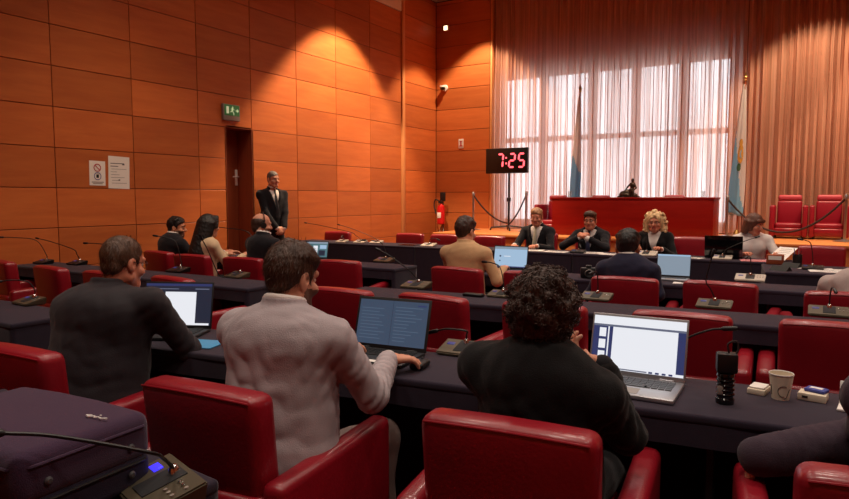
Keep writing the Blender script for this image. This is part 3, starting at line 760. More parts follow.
tube(bm, [on_cup(-1.72+.52*math.cos(a), .032+.019*math.sin(a)) for a in np.linspace(.9, 5.0, 20)], .0009, 5)
tube(bm, [on_cup(-1.20+.42*t_, .024+.026*t_+.005*math.sin(5*t_)) for t_ in np.linspace(-.9, .7, 16)], .0011, 5)
tube(bm, [on_cup(-3.08+.05*math.sin(5*t_), .03+.03*t_) for t_ in np.linspace(-.5, .7, 8)], .0011, 5)
obj('swirl_print', bm, M['inkdark'], t)
t = thing('small_carton', 'small white carton with a dark mark right of the paper cup', 'box', (.012, 2.585, T), R_(-8))
bm = bmesh.new(); rbox(bm, (.085, .062, .026), (0, 0, .0135), bev=.003); obj('carton', bm, M['cup'], t)
bm = bmesh.new(); rbox(bm, (.018, .001, .008), (-.02, -.0312, .014), bev=0); obj('mark', bm, M['inkdark'], t)
t = thing('tissue_packet', 'blue and white packet lying on the small carton', 'packet', (.022, 2.60, T+.0268), R_(-20))
bm = bmesh.new(); rbox(bm, (.066, .05, .012), (0, 0, .006), bev=.005, seg=2); obj('wrapper', bm, M['blueink'], t)
bm = bmesh.new(); rbox(bm, (.04, .02, .001), (0, 0, .0123), bev=0); obj('label_strip', bm, M['paper'], t)
t = thing('folded_card', 'white folded card at the right edge of the near desk', 'card', (.165, 2.53, T), R_(-6))
bm = bmesh.new(); rbox(bm, (.16, .11, .008), (0, 0, .005), bev=.002); obj('lower_leaf', bm, M['paper'], t)
bm = bmesh.new(); rbox(bm, (.16, .012, .075), (.0, .03, .045), Matrix.Rotation(R_(-12), 3, 'X'), bev=.002); obj('upper_leaf', bm, M['paper'], t)
bm = bmesh.new(); rbox(bm, (.12, .012, .004), (.02, .022, .084), bev=.001); obj('spine', bm, M['key'], t)
t = tag(obj('blue_folder', (lambda b: (rbox(b, (.21, .16, .006), (0, 0, .0035), bev=.002), b)[1])(bmesh.new()), M['bluepaper']), "bright blue folder at the desk edge by the grey blazer man's shoulder", 'folder'); t.location = (-2.50, 2.07, T); t.rotation_euler = (0, 0, .3)
tag(obj('phone', (lambda b: (rbox(b, (.15, .06, .022), (0, 0, .012), bev=.008, seg=3), b)[1])(bmesh.new()), M['black']), 'black device lying on the middle desk behind the tan shirt man', 'device').location = (-2.06, 4.09, T)
tag(obj('note', (lambda b: (rbox(b, (.05, .03, .001), (0, 0, .001), bev=0), b)[1])(bmesh.new()), M['paper']), 'small white label on the front edge of the dark laptop', 'note').location = (-1.57, 2.185, T+.017)
# sheets of paper
def sheet(x, y, w, d, deg, label, m='paper', z=T, n=1):
    bm = bmesh.new()
    for i in range(n): rbox(bm, (w, d, .002), (.006*i*(-1)**i, .004*i, .0012+.0021*i), Matrix.Rotation(.03*i, 3, 'Z'), bev=0)
    for i in range(6): rbox(bm, (w*random.uniform(.5, .78), .005, .0004), (0, d*(.35-.13*i), .0022+.0021*(n-1)+.0003), bev=0, mi=1)
    o = tag(obj('paper_sheet', bm, [M[m], M['ink']], smooth=False), label, 'paper', 'papers on the desks'); o.location = (x, y, z); o.rotation_euler = (0, 0, R_(deg)); return o
sheet(-3.20, 8.06, .30, .21, 8, 'white papers under the hand of the blond man', n=2)
sheet(-2.86, 8.02, .30, .21, -4, 'white papers left of the man with clasped hands')
sheet(-2.42, 8.05, .30, .21, 6, 'white papers right of the man with clasped hands', n=2)
sheet(-2.12, 8.00, .30, .21, -5, "white papers between the clasped hands man and the blonde woman's microphone")
sheet(-1.45, 8.10, .30, .21, 12, 'white papers right of the curly blonde woman', n=2)
sheet(-1.20, 8.02, .20, .14, -20, 'small white sheet left of the black laptop')
sheet(.16, 7.22, .42, .30, 5, 'largest white papers spread on the desk wing', n=3)
sheet(.0, 7.42, .30, .10, 8, 'strip of white papers behind the leaning microphone on the desk wing')
sheet(-.56, 7.98, .30, .20, 10, 'pink papers below the woman in white', m='pinkpaper', n=3)
o = sheet(-.32, 8.16, .21, .28, -25, 'white sheet tilted up at the hand of the woman in white'); o.rotation_euler = (R_(28), 0, R_(-30)); o.location.z = T+.075
sheet(-.86, 5.60, .26, .10, 3, 'white sheet in front of the pale tablet laptop')
# folded name tents on the wing
def tent(x, y, deg, label):
    bm = bmesh.new(); prism(bm, [(-.05, 0), (.05, 0), (0, .045)], .17, Matrix.Translation((0, .085, 0)) @ Matrix.Rotation(R_(90), 4, 'X'))
    o = tag(obj('name_tent', bm, M['rubber'], sharp=20), label, 'name tent', 'dark name tents'); o.location = (x, y, T); o.rotation_euler = (0, 0, R_(deg))
tent(-.28, 7.06, 60, 'dark folded name tent at the near corner of the desk wing')
tent(-.20, 7.45, 60, 'dark folded name tent behind the nearer one on the desk wing')
# small clutter on the wing and the front desk
def tumbler(x, y, label, r=.032, h=.11, z=T):
    t = tag(obj('drinking_glass', (lambda b: (lathe(b, [(0, 0), (r*.85, 0), (r, h), (r*.93, h), (r*.8, .008), (0, .008)], n=20, close=False), b)[1])(bmesh.new()), M['glass']), label, 'glass', 'drinking glasses'); t.location = (x, y, z)
tumbler(-1.02, 8.22, 'clear glass left of the black laptop')
tumbler(-1.62, 11.5, 'clear glass at the right end of the long red desk', z=1.445)
tumbler(-3.86, 11.5, 'clear glass at the left end of the long red desk', z=1.445)
def holder(x, y, label, m):
    t = thing('pen_holder', label, 'pen holder', (x, y, T))
    bm = bmesh.new(); lathe(bm, [(0, 0), (.045, 0), (.045, .11), (.041, .11), (.041, .006), (0, .006)], n=20, close=False); obj('cup', bm, m, t)
    for i in range(4):
        bm = bmesh.new(); a = i*1.7; tube(bm, [(.015*math.cos(a), .015*math.sin(a), .008), (.033*math.cos(a), .033*math.sin(a), .15+.01*i)], .004, 6); obj('pen', bm, [M['black'], M['red'], M['blueink'], M['grey']][i], t)
holder(-.16, 7.72, 'dark pen holder on the desk wing by the woman in white', M['black'])
tag(obj('desk_box', (lambda b: (rbox(b, (.16, .12, .10), (0, 0, .051), bev=.006), rbox(b, (.12, .002, .04), (0, -.0605, .07), bev=0, mi=1), b)[2])(bmesh.new()), [M['door'], M['paper']]), 'small brown box with a pale label on the desk wing', 'box').location = (-.36, 7.70, T)
t = thing('camera', 'black camera on the desk left of the navy jacket man', 'camera', (-1.68, 5.55, T), R_(20))
bm = bmesh.new(); rbox(bm, (.14, .07, .09), (0, 0, .046), bev=.012, seg=2); rbox(bm, (.05, .05, .025), (0, 0, .10), bev=.008); obj('body', bm, M['black'], t)
bm = bmesh.new(); lathe(bm, [(.034, 0), (.034, .06), (.030, .065), (.02, .06), (0, .058)], (0, -.03, .045), 20, rot=Matrix.Rotation(R_(90), 3, 'X')); obj('lens', bm, M['rubber'], t)
bm = bmesh.new(); lathe(bm, [(.0345, .03), (.036, .032), (.036, .038), (.0345, .04)], (0, -.03, .045), 20, rot=Matrix.Rotation(R_(90), 3, 'X'), close=False); obj('lens_ring', bm, M['grey'], t)
tag(obj('tablet', (lambda b: (rbox(b, (.26, .18, .008), (0, 0, .005), bev=.003), b)[1])(bmesh.new()), M['blackgloss']), 'black tablet lying flat on the front desk left of the white microphone', 'tablet').location = (-5.10, 8.02, T)
t = thing('desk_phone', 'black and white gadget on the desk right of the tan shirt man', 'device', (-2.72, 5.60, T), R_(5))
bm = bmesh.new(); rbox(bm, (.10, .07, .05), (0, 0, .026), bev=.012); obj('body', bm, M['whiteplastic'], t)
bm = bmesh.new(); rbox(bm, (.05, .05, .03), (.05, 0, .066), bev=.012); obj('top', bm, M['black'], t)

# ------------------------------------------------------------------ stage things
t = thing('presiding_desk', 'long polished dark red wooden desk on the stage before the bright windows', 'desk', (-2.745, 11.2, ZP))
DL, DH = 2.67, .667
bm = bmesh.new(); rbox(bm, (DL, .05, DH-.03), (0, .025, (DH-.03)/2), bev=.006); obj('front_panel', bm, M['dais'], t)
bm = bmesh.new(); rbox(bm, (DL+.03, .72, .035), (0, .345, DH-.0175), bev=.008); obj('top', bm, M['dais'], t)
for s in (-1, 1):
    bm = bmesh.new(); rbox(bm, (.04, .62, DH-.035), (s*(DL/2-.02), .36, (DH-.035)/2), bev=.005); obj('side_panel', bm, M['dais'], t)
sheet(-3.45, 11.42, .42, .30, 5, 'white papers on the left half of the long red desk', z=ZP+DH)
sheet(-2.15, 11.45, .42, .30, -5, 'white papers right of the bronze figure on the long red desk', z=ZP+DH, n=2)
# bronze figure
f = Field((-.2, -.15, -.02), (.2, .15, .36), .006)
f.ell((-.05, 0, .035), (.12, .08, .06), .02); f.ell((.05, 0, .03), (.10, .08, .05), .02); f.cap((-.1, 0, .06), (-.02, .02, .1), .05, .04, .03)
f.ell((.055, 0, .13), (.038, .035, .05), .015); f.ell((.06, 0, .2), (.045, .035, .055), .02); f.cap((.06, 0, .24), (.062, -.003, .265), .018, .018, .01)
f.ell((.064, -.006, .29), (.026, .03, .034), .008)
f.cap((.09, 0, .235), (.125, -.02, .16), .017, .014, .012); f.cap((.125, -.02, .16), (.09, -.06, .11), .014, .011, .01)
f.cap((.03, 0, .235), (-.02, .0, .18), .017, .014, .012); f.cap((-.02, 0, .18), (-.055, -.01, .125), .014, .011, .01)
f.cap((.05, -.01, .12), (.04, -.09, .12), .03, .024, .015); f.cap((.04, -.09, .12), (.05, -.09, .03), .023, .016, .01); f.cap((.07, -.01, .11), (.09, -.08, .09), .03, .022, .015); f.cap((.09, -.08, .09), (.1, -.09, .02), .02, .015, .01)
t = thing('bronze_statuette', 'small dark bronze seated figure on the long red desk', 'statuette', (-2.80, 11.47, ZP+DH))
link('figure', f.mesh('figure'), M['bronze'], t)
bm = bmesh.new(); rbox(bm, (.34, .2, .022), (0, 0, .011), bev=.004); obj('plinth', bm, M['bronze'], t)
# club chairs on the stage
def club_proto(label):
    t = thing('club_chair', label, 'club chair', group='red club chairs on the stage'); L = M['leather_light']
    bm = bmesh.new(); rbox(bm, (.36, .11, .42), (0, .20, .40), bev=.035, seg=3, cuts=1, fn=lambda x, y, z: (x, y+.06*z, z)); obj('backrest', bm, L, t, sharp=60)
    bm = bmesh.new(); rbox(bm, (.38, .40, .10), (0, .0, .20), bev=.03, seg=3); obj('seat', bm, L, t, sharp=60)
    bm = bmesh.new(); rbox(bm, (.40, .46, .12), (0, 0, .11), bev=.015); obj('base', bm, M['leather'], t, sharp=60)
    bm = bmesh.new(); rbox(bm, (.345, .10, .10), (0, .215, .655), bev=.035, seg=3); obj('headrest', bm, M['headrest'], t, sharp=60)
    for s in (-1, 1):
        bm = bmesh.new(); rbox(bm, (.075, .54, .50), (s*.232, -.01, .285), bev=.025, seg=3); obj('armrest', bm, L, t, sharp=60)
    for sx in (-1, 1):
        for sy in (-1, 1):
            bm = bmesh.new(); lathe(bm, [(.018, 0), (.022, .05)], (sx*.2, sy*.2, 0), 10); obj('foot', bm, M['foot'], t)
    return t
cl = club_proto('red club chair nearer the flag, first of the two before the salmon curtain'); cl.location = (-.40, 12.2, ZP)
dup(cl, (.155, 12.2, ZP), 0, 'red club chair farther right before the salmon curtain')
dup(cl, (-4.24, 11.72, ZP), R_(-4), 'red club chair at the left end of the long red desk')
dup(cl, (-3.55, 12.22, ZP), 0, 'red club chair behind the left half of the long red desk, only its top showing')
dup(cl, (-2.22, 12.22, ZP), 0, 'red club chair behind the long red desk right of the bronze figure')
# countdown clock
t = thing('countdown_clock', 'black digital clock reading 7:25 in red on a stand', 'clock', (-5.36, 12.1, ZP))
cz = 2.175-ZP; cw, ch = .90, .50
bm = bmesh.new(); rbox(bm, (cw, .09, ch), (0, 0, cz), bev=.012); obj('housing', bm, M['black'], t)
bm = bmesh.new(); tube(bm, [(.02, .06, .04), (.02, .06, cz+.1)], .022, 12); rbox(bm, (.12, .05, .16), (.02, .05, cz), bev=.01); obj('pole', bm, M['black'], t)
bm = bmesh.new(); rbox(bm, (.07, .09, .09), (.02, .06, .62), bev=.02); obj('clamp', bm, M['black'], t)
for a in (0, 90, 180, 270):
    d = Vector((math.cos(R_(a+20)), math.sin(R_(a+20))*.7, 0))
    bm = bmesh.new(); tube(bm, [Vector((.02, .06, .09))+d*.02, Vector((.02, .06, .055))+d*.38], .016, 8); tube(bm, [Vector((.02, .06, .06))+d*.36, Vector((.02, .06, .002))+d*.39], .016, 8); obj('base_leg', bm, M['black'], t)
SEG = {'7': 'abc', '2': 'abged', '5': 'afgcd'}
def digit(chx, cx):
    w, h, th = .115, .26, .034; bm = bmesh.new()
    segs = {'a': ((-w/2, h/2), (w/2, h/2)), 'b': ((w/2, h/2), (w/2, 0)), 'c': ((w/2, 0), (w/2, -h/2)), 'd': ((-w/2, -h/2), (w/2, -h/2)), 'e': ((-w/2, 0), (-w/2, -h/2)), 'f': ((-w/2, h/2), (-w/2, 0)), 'g': ((-w/2, 0), (w/2, 0))}
    for s in SEG[chx]:
        (x0, z0), (x1, z1) = segs[s]; d = Vector((x1-x0, 0, z1-z0)); L_ = d.length; d.normalize(); n = Vector((-d.z, 0, d.x))
        c = [Vector((x0, 0, z0))+d*.008, Vector((x0, 0, z0))+d*(.008+th/2)+n*th/2, Vector((x1, 0, z1))-d*(.008+th/2)+n*th/2, Vector((x1, 0, z1))-d*.008, Vector((x1, 0, z1))-d*(.008+th/2)-n*th/2, Vector((x0, 0, z0))+d*(.008+th/2)-n*th/2]
        lo = [bm.verts.new(v+Vector((cx+.08*v.z, -.0455, cz))) for v in c]; hi = [bm.verts.new(v+Vector((cx+.08*v.z, -.049, cz))) for v in c]
        bm.faces.new(hi); [bm.faces.new((lo[i], lo[(i+1) % 6], hi[(i+1) % 6], hi[i])) for i in range(6)]
    obj('digit', bm, M['led'], t, smooth=False)
digit('7', -.13); digit('2', .125); digit('5', .325)
bm = bmesh.new()
for z in (-.055, .055): lathe(bm, [(.017, -.0025), (.017, .0025)], (.0, -.047, cz+z), 12, rot=Matrix.Rotation(R_(90), 3, 'X'))
obj('colon', bm, M['led'], t)
# barrier posts and ropes
def post(x, y, z, label, hgt=.78):
    t = thing('barrier_post', label, 'barrier post', (x, y, z), 0, 'rope barrier posts')
    bm = bmesh.new(); lathe(bm, [(0, 0), (.15, 0), (.15, .012), (.05, .03), (.02, .04), (0, .04)], n=28, close=False); obj('base', bm, M['steel'], t)
    bm = bmesh.new(); lathe(bm, [(.02, .03), (.02, hgt-.06)], n=16); obj('tube', bm, M['steel'], t)
    bm = bmesh.new(); lathe(bm, [(.022, hgt-.09), (.03, hgt-.085), (.03, hgt-.03), (.02, hgt-.01), (.024, hgt), (0, hgt+.012)], n=16, close=False); obj('cap', bm, M['steel'], t)
    return Vector((x, y, z+hgt-.06))
p1 = post(-6.06, 12.0, ZP, 'barrier post before the wooden back wall, left of the clock')
p2 = post(-4.88, 11.95, ZP, 'barrier post between the clock stand and the long red desk')
p3 = post(-1.30, 11.98, ZP, 'barrier post at the right end of the long red desk', .70)
p4 = post(.36, 11.6, ZP, 'barrier post at the far right in front of the club chairs', .72)
def rope(a, b, sag, label):
    bm = bmesh.new(); pts = []
    for i in range(25):
        k = i/24; p = a.lerp(b, k); p = p.copy(); p.z -= sag*4*k*(1-k); pts.append(p)
    tube(bm, pts, .016, 8); tag(obj('barrier_rope', bm, M['rope']), label, 'rope', 'barrier ropes')
pm = Vector((-5.42, 12.28, ZP+.14))
rope(p1, pm, .12, 'dark rope falling from the left barrier post to the clock stand foot')
rope(Vector((-5.28, 12.02, ZP+.12)), p2, .07, 'dark rope rising from the clock stand foot to the next barrier post')
rope(p3, p4, .54, 'dark rope sagging from the red desk end across the club chairs')
# flags
def flag(x, y, hgt, wmax, label, blueside, emblem, pole_top, seed):
    t = thing('draped_flag', label, 'flag', (x, y, ZP))
    bm = bmesh.new(); lathe(bm, [(0, 0), (.16, 0), (.16, .02), (.06, .05), (.03, .12), (0, .12)], n=24, close=False); obj('stand', bm, M['brass'], t)
    lean = Vector((-.06*blueside, 0, 0)); top = Vector((.05, 0, pole_top))
    bm = bmesh.new(); tube(bm, [(0, 0, .05), top], .013, 10); obj('pole', bm, M['door'], t)
    bm = bmesh.new(); lathe(bm, [(.014, 0), (.03, .015), (.02, .03), (.035, .06), (.0, .15)], top, 12); obj('finial', bm, M['brass'], t)
    r = random.Random(seed); bm = bmesh.new(); nz, na = 60, 40; rows = []
    z1 = pole_top-.05; z0 = z1-hgt
    def wd(k): return .018 + wmax*(k**.75)*(1-.18*max(0, k-.75)/.25)
    for i in range(nz+1):
        k = i/nz; row = []; w = wd(k)
        for j in range(na):
            a = 2*math.pi*j/na
            fold = 1+.16*math.sin(5*a+k*3)+.10*math.sin(9*a+1.3)
            cx = .05*(z1-(z1-z0)*k)/pole_top - .35*w*blueside
            row.append(bm.verts.new((cx+w*math.cos(a)*fold, w*.45*math.sin(a)*fold, z1-(z1-z0)*k + .03*math.sin(2*a)*k)))
        rows.append(row)
    for i in range(nz):
        for j in range(na):
            k = i/nz; a = 2*math.pi*(j+.5)/na
            f = bm.faces.new((rows[i][j], rows[i+1][j], rows[i+1][(j+1) % na], rows[i][(j+1) % na]))
            u = math.cos(a)*blueside*-1
            f.material_index = 1 if k + (.30 if emblem else .08)*u > .64 else 0
    bm.faces.new(rows[0]); bm.faces.new(rows[-1])
    c = obj('flag_cloth', bm, [M['flagwhite'], M['flagblue']], t, sharp=None)
    if emblem:
        def onf(u, k):   # a point on the front of the drape
            w = wd(k); a = -math.pi/2 + u
            fold = 1+.16*math.sin(5*a+k*3)+.10*math.sin(9*a+1.3)
            return Vector((.05*(z1-(z1-z0)*k)/pole_top-.35*w*blueside+w*math.cos(a)*fold, w*.45*math.sin(a)*fold-.004, z1-(z1-z0)*k))
        def patch(name, u0, k0, ru, rk, m):
            bm = bmesh.new(); c0 = bm.verts.new(onf(u0, k0)); ring = [bm.verts.new(onf(u0+ru*math.cos(b), k0+rk*math.sin(b))+Vector((0, -.004, 0))) for b in np.linspace(0, 2*math.pi, 20, endpoint=False)]
            for i in range(20): bm.faces.new((c0, ring[i], ring[(i+1) % 20]))
            obj(name, bm, m, t)
        patch('emblem', .35, .53, .62, .075, M['gold']); patch('emblem_crown', .3, .445, .4, .028, M['gold']); patch('emblem_wreath', .1, .635, .36, .03, M['flaggreen']); patch('emblem_shield', .45, .535, .26, .035, M['flagblue'])
    return t
flag(-1.16, 12.13, 2.15, .105, 'white and light blue flag with a gold emblem beside the lit window', 1, True, 2.58, 4)
flag(-4.02, 12.35, 2.0, .085, 'white and blue flag seen against the lit window left of the bronze figure', 1, False, 2.66, 9)

# ------------------------------------------------------------------ wall things
t = thing('exit_sign', 'green lit exit sign with a running figure above the wooden door', 'sign', (WX, 6.715, 2.665), R_(90))
bm = bmesh.new(); rbox(bm, (.31, .05, .23), (0, -.026, 0), bev=.01); obj('housing', bm, M['grey'], t)
bm = bmesh.new(); rbox(bm, (.275, .006, .15), (0, -.053, .03), bev=.002); obj('panel', bm, M['green'], t)
bm = bmesh.new(); y = -.0575
rbox(bm, (.045, .003, .10), (-.085, y, .03), bev=0); obj('doorway_symbol', bm, M['signwhite'], t, smooth=False); bm = bmesh.new()
lathe(bm, [(.011, -.0015), (.011, .0015)], (.01, y, .075), 12, rot=Matrix.Rotation(R_(90), 3, 'X'))
def bar(x0, z0, x1, z1, w): 
    d = math.hypot(x1-x0, z1-z0); rbox(bm, (d+.004, .003, w), ((x0+x1)/2, y, (z0+z1)/2), Matrix.Rotation(-math.atan2(z1-z0, x1-x0), 3, 'Y'), bev=0)
bar(.008, .06, .0, .025, .022); bar(.0, .028, -.03, .005, .013); bar(.0, .028, .03, -.01, .013); bar(.03, -.01, .028, -.035, .012); bar(.008, .058, -.025, .045, .010); bar(.008, .058, .038, .04, .010)
obj('running_figure', bm, M['signwhite'], t, smooth=False); bm = bmesh.new()
bar(.07, .03, .115, .03, .016); bar(.115, .03, .095, .052, .012); bar(.115, .03, .095, .008, .012)
obj('arrow', bm, M['signwhite'], t, smooth=False)
t = thing('wall_notice', 'smaller white notice with two round symbols on the left wooden wall', 'notice', (WX, 4.655, 1.735), R_(90))
bm = bmesh.new(); rbox(bm, (.20, .004, .29), (0, -.003, 0), Matrix.Rotation(.02, 3, 'Y'), bev=0); obj('sheet', bm, M['paper'], t)
def ring(bm, x, z, r, w, yy, n=24):
    pts = [(x+r*math.cos(a), yy, z+r*math.sin(a)) for a in np.linspace(0, 2*math.pi, n+1)]; tube(bm, pts, w, 4)
bm = bmesh.new(); ring(bm, 0, .065, .042, .005, -.007); tube(bm, [(-.03, -.007, .095), (.03, -.007, .035)], .005, 4); obj('prohibition_symbol', bm, M['redink'], t)
bm = bmesh.new(); ring(bm, 0, -.035, .042, .004, -.007); rbox(bm, (.03, .003, .04), (0, -.006, -.035), bev=0, mi=1); obj('round_symbol', bm, [M['blueink'], M['inkdark']], t)
bm = bmesh.new(); rbox(bm, (.15, .002, .008), (0, -.006, -.105), bev=0); rbox(bm, (.12, .002, .006), (0, -.006, -.122), bev=0); obj('caption', bm, M['ink'], t)
t = thing('wall_notice', 'larger white printed notice on the left wooden wall', 'notice', (WX, 4.935, 1.75), R_(90))
bm = bmesh.new(); rbox(bm, (.28, .004, .39), (0, -.003, 0), Matrix.Rotation(.03, 3, 'Y'), bev=0); obj('sheet', bm, M['paper'], t)
bm = bmesh.new()
for i, (w, x) in enumerate([(.18, -.02), (.10, -.06), (.2, 0), (.08, -.07), (.11, -.05), (.18, -.02), (.09, -.05), (.2, 0)]):
    rbox(bm, (w, .002, .009 if i < 2 else .004), (x, -.006, .11-.034*i), bev=0)
rbox(bm, (.03, .002, .016), (.06, -.006, .10), bev=0); rbox(bm, (.02, .002, .016), (.0, -.006, -.09), bev=0)
obj('print_lines', bm, M['ink'], t)
t = thing('security_camera', 'white dome camera high in the corner of the wooden walls', 'camera', (-7.10, WY, 3.83)); t.scale = (.8, .8, .8)
bm = bmesh.new(); lathe(bm, [(.09, 0), (.09, .03), (.085, .05), (0, .05)], n=24, rot=Matrix.Rotation(R_(90), 3, 'X')); rbox(bm, (.05, .12, .05), (0, -.08, .03), bev=.01); obj('mount', bm, M['whiteplastic'], t)
bm = bmesh.new(); lathe(bm, [(.085, .02), (.09, 0), (.085, -.02), (0, -.02)], (0, -.14, .02), 24); obj('housing', bm, M['whiteplastic'], t)
bm = bmesh.new(); lathe(bm, [(.075, 0), (.07, -.03), (.045, -.06), (0, -.075)], (0, -.14, 0), 24, close=False); obj('dome', bm, M['blackgloss'], t)
t = thing('emergency_lamp', 'small glowing white square lamp near the top of the wooden corner', 'lamp', (-7.06, WY, 5.10))
bm = bmesh.new(); rbox(bm, (.10, .06, .11), (0, -.03, 0), bev=.012); obj('housing', bm, M['whiteplastic'], t)
bm = bmesh.new(); rbox(bm, (.085, .008, .09), (0, -.062, -.0), bev=.003); obj('lens', bm, M['lamp'], t)
t = thing('wall_plate', 'small white plate with a red mark on the wooden back wall', 'plate', (-6.70, WY, 2.61))
bm = bmesh.new(); rbox(bm, (.12, .012, .20), (0, -.006, 0), bev=.003); obj('plate', bm, M['whiteplastic'], t)
bm = bmesh.new(); rbox(bm, (.03, .004, .10), (0, -.013, 0), bev=0); rbox(bm, (.07, .004, .02), (0, -.013, .05), bev=0); rbox(bm, (.07, .004, .02), (0, -.013, -.05), bev=0); obj('mark', bm, M['redink'], t)
t = thing('fire_extinguisher', 'red fire extinguisher on a black stand in the wooden corner', 'fire extinguisher', (-7.02, 12.35, ZP))
bm = bmesh.new(); lathe(bm, [(0, .08), (.07, .08), (.085, .10), (.085, .42), (.07, .48), (.03, .51), (.025, .53), (0, .53)], n=24, close=False); obj('cylinder', bm, M['red'], t)
bm = bmesh.new(); rbox(bm, (.05, .05, .06), (0, 0, .55), bev=.01); rbox(bm, (.03, .14, .02), (0, -.05, .59), bev=.006); rbox(bm, (.03, .12, .016), (0, -.05, .56), Matrix.Rotation(.2, 3, 'X'), bev=.005); obj('valve', bm, M['black'], t)
bm = bmesh.new(); tube(bm, spline([(-.02, 0, .56), (-.12, -.02, .62), (-.16, -.02, .50), (-.10, -.04, .30)], 6), .014, 8); obj('hose', bm, M['rubber'], t)
bm = bmesh.new(); tube(bm, [(0, .09, -ZP), (0, .09, .72)], .014, 8); lathe(bm, [(0, 0), (.14, 0), (.14, .015), (0, .02)], (0, .09, -ZP), 20, close=False); rbox(bm, (.13, .03, .19), (-.0, .08, .68), bev=.012); obj('stand', bm, M['black'], t)
for s in (-1, 1):
    bm = bmesh.new(); tube(bm, [(0, .07, .10), (s*.24, -.16, -ZP+.012)], .011, 8); obj('stand_leg', bm, M['grey'], t)
bm = bmesh.new(); rbox(bm, (.09, .004, .12), (0, -.085, .28), bev=.001); obj('label_patch', bm, M['paper'], t)
# ------------------------------------------------------------------ people
def skin(name, rgb, lip, stub=None):
    a = mat(name, lin(*rgb), .5, spec=.4, bump=.06, bscale=300, var=.06, vscale=25)
    b = mat(name+'_lips', lin(*lip), .45)
    c = mat(name+'_stubble', lin(*(stub or rgb)), .7, var=.12, vscale=120, bump=.2, bscale=500)
    return [a, b, c]
SKIN = {'fair': skin('skin_fair', (214, 150, 122), (184, 100, 92), (104, 68, 52)),
        'tan': skin('skin_tan', (196, 130, 98), (160, 86, 76), (96, 66, 52)),
        'ruddy': skin('skin_ruddy', (212, 136, 108), (180, 92, 82), (168, 112, 90))}
M['eye'] = mat('eye_white', lin(206, 184, 170), .3); M['iris'] = mat('iris_brown', lin(70, 50, 40), .2)
def hairmat(n, rgb, var=.35, rough=.5): return mat(n, lin(*rgb), rough, spec=.45, var=var, vscale=45, bump=.7, bscale=90, stretch=(1, 1, .25))
H = {'dark': hairmat('hair_dark', (62, 40, 31)), 'black': hairmat('hair_black', (20, 14, 14)), 'brown': hairmat('hair_brown', (70, 44, 30)), 'lightbrown': hairmat('hair_light_brown', (86, 58, 40)),
     'blond': hairmat('hair_sandy', (168, 122, 88)), 'blonde': hairmat('hair_blonde', (222, 186, 138)), 'grey': hairmat('hair_grey', (110, 100, 94)), 'auburn': hairmat('hair_auburn', (92, 52, 36))}
def fabric(n, rgb, bump=.25, bs=260, rough=.85, sheen=.1): return mat(n, lin(*rgb), rough, spec=.2, bump=bump, bscale=bs, var=.07, vscale=9, sheen=sheen)
FB = {'blackshirt': fabric('black_shirt', (44, 39, 44), rough=.7), 'greyblazer': fabric('grey_blazer', (176, 164, 168)), 'blackjacket': fabric('black_jacket', (14, 12, 14)),
      'darksuit': fabric('dark_suit', (24, 22, 28)), 'purplesuit': fabric('dusky_suit', (58, 44, 56)), 'navy': fabric('navy_jacket', (34, 34, 56)), 'tan': fabric('tan_shirt', (200, 160, 118)),
      'greyshirt': fabric('pale_grey_shirt', (176, 160, 156)), 'cream': fabric('cream_top', (214, 186, 152)), 'white': fabric('white_shirt', (228, 218, 212)), 'greytrousers': fabric('grey_trousers', (150, 130, 124)),
      'darktrousers': fabric('dark_trousers', (22, 20, 24)), 'tie_dark': fabric('dark_tie', (26, 22, 30), rough=.5), 'tie_grey': fabric('grey_tie', (176, 170, 150), rough=.5), 'bluetie': fabric('blue_tie', (60, 64, 96), rough=.5)}
M['shoe'] = mat('black_shoe', lin(18, 16, 16), .35)
V = lambda *a: np.array(a, float)
def Rxyz(yaw, pitch=0, roll=0):
    """yaw turns left, pitch nods down, roll tilts to the right shoulder"""
    return np.array((Matrix.Rotation(R_(yaw), 3, 'Z') @ Matrix.Rotation(R_(-pitch), 3, 'X') @ Matrix.Rotation(R_(roll), 3, 'Y')))
def unit(v): return v/max(1e-9, np.linalg.norm(v))
def elbow_ik(S, W, hint, l1=.30, l2=.27):
    d = W-S; L = np.linalg.norm(d)
    if L > (l1+l2)*.995: d = d*((l1+l2)*.995/L); W = S+d; L = np.linalg.norm(d)
    a = (l1*l1-l2*l2+L*L)/(2*L); h = math.sqrt(max(0, l1*l1-a*a)); u = d/L
    hv = np.array(hint, float); hv = unit(hv - u*(hv@u))
    return S+u*a+hv*h, W
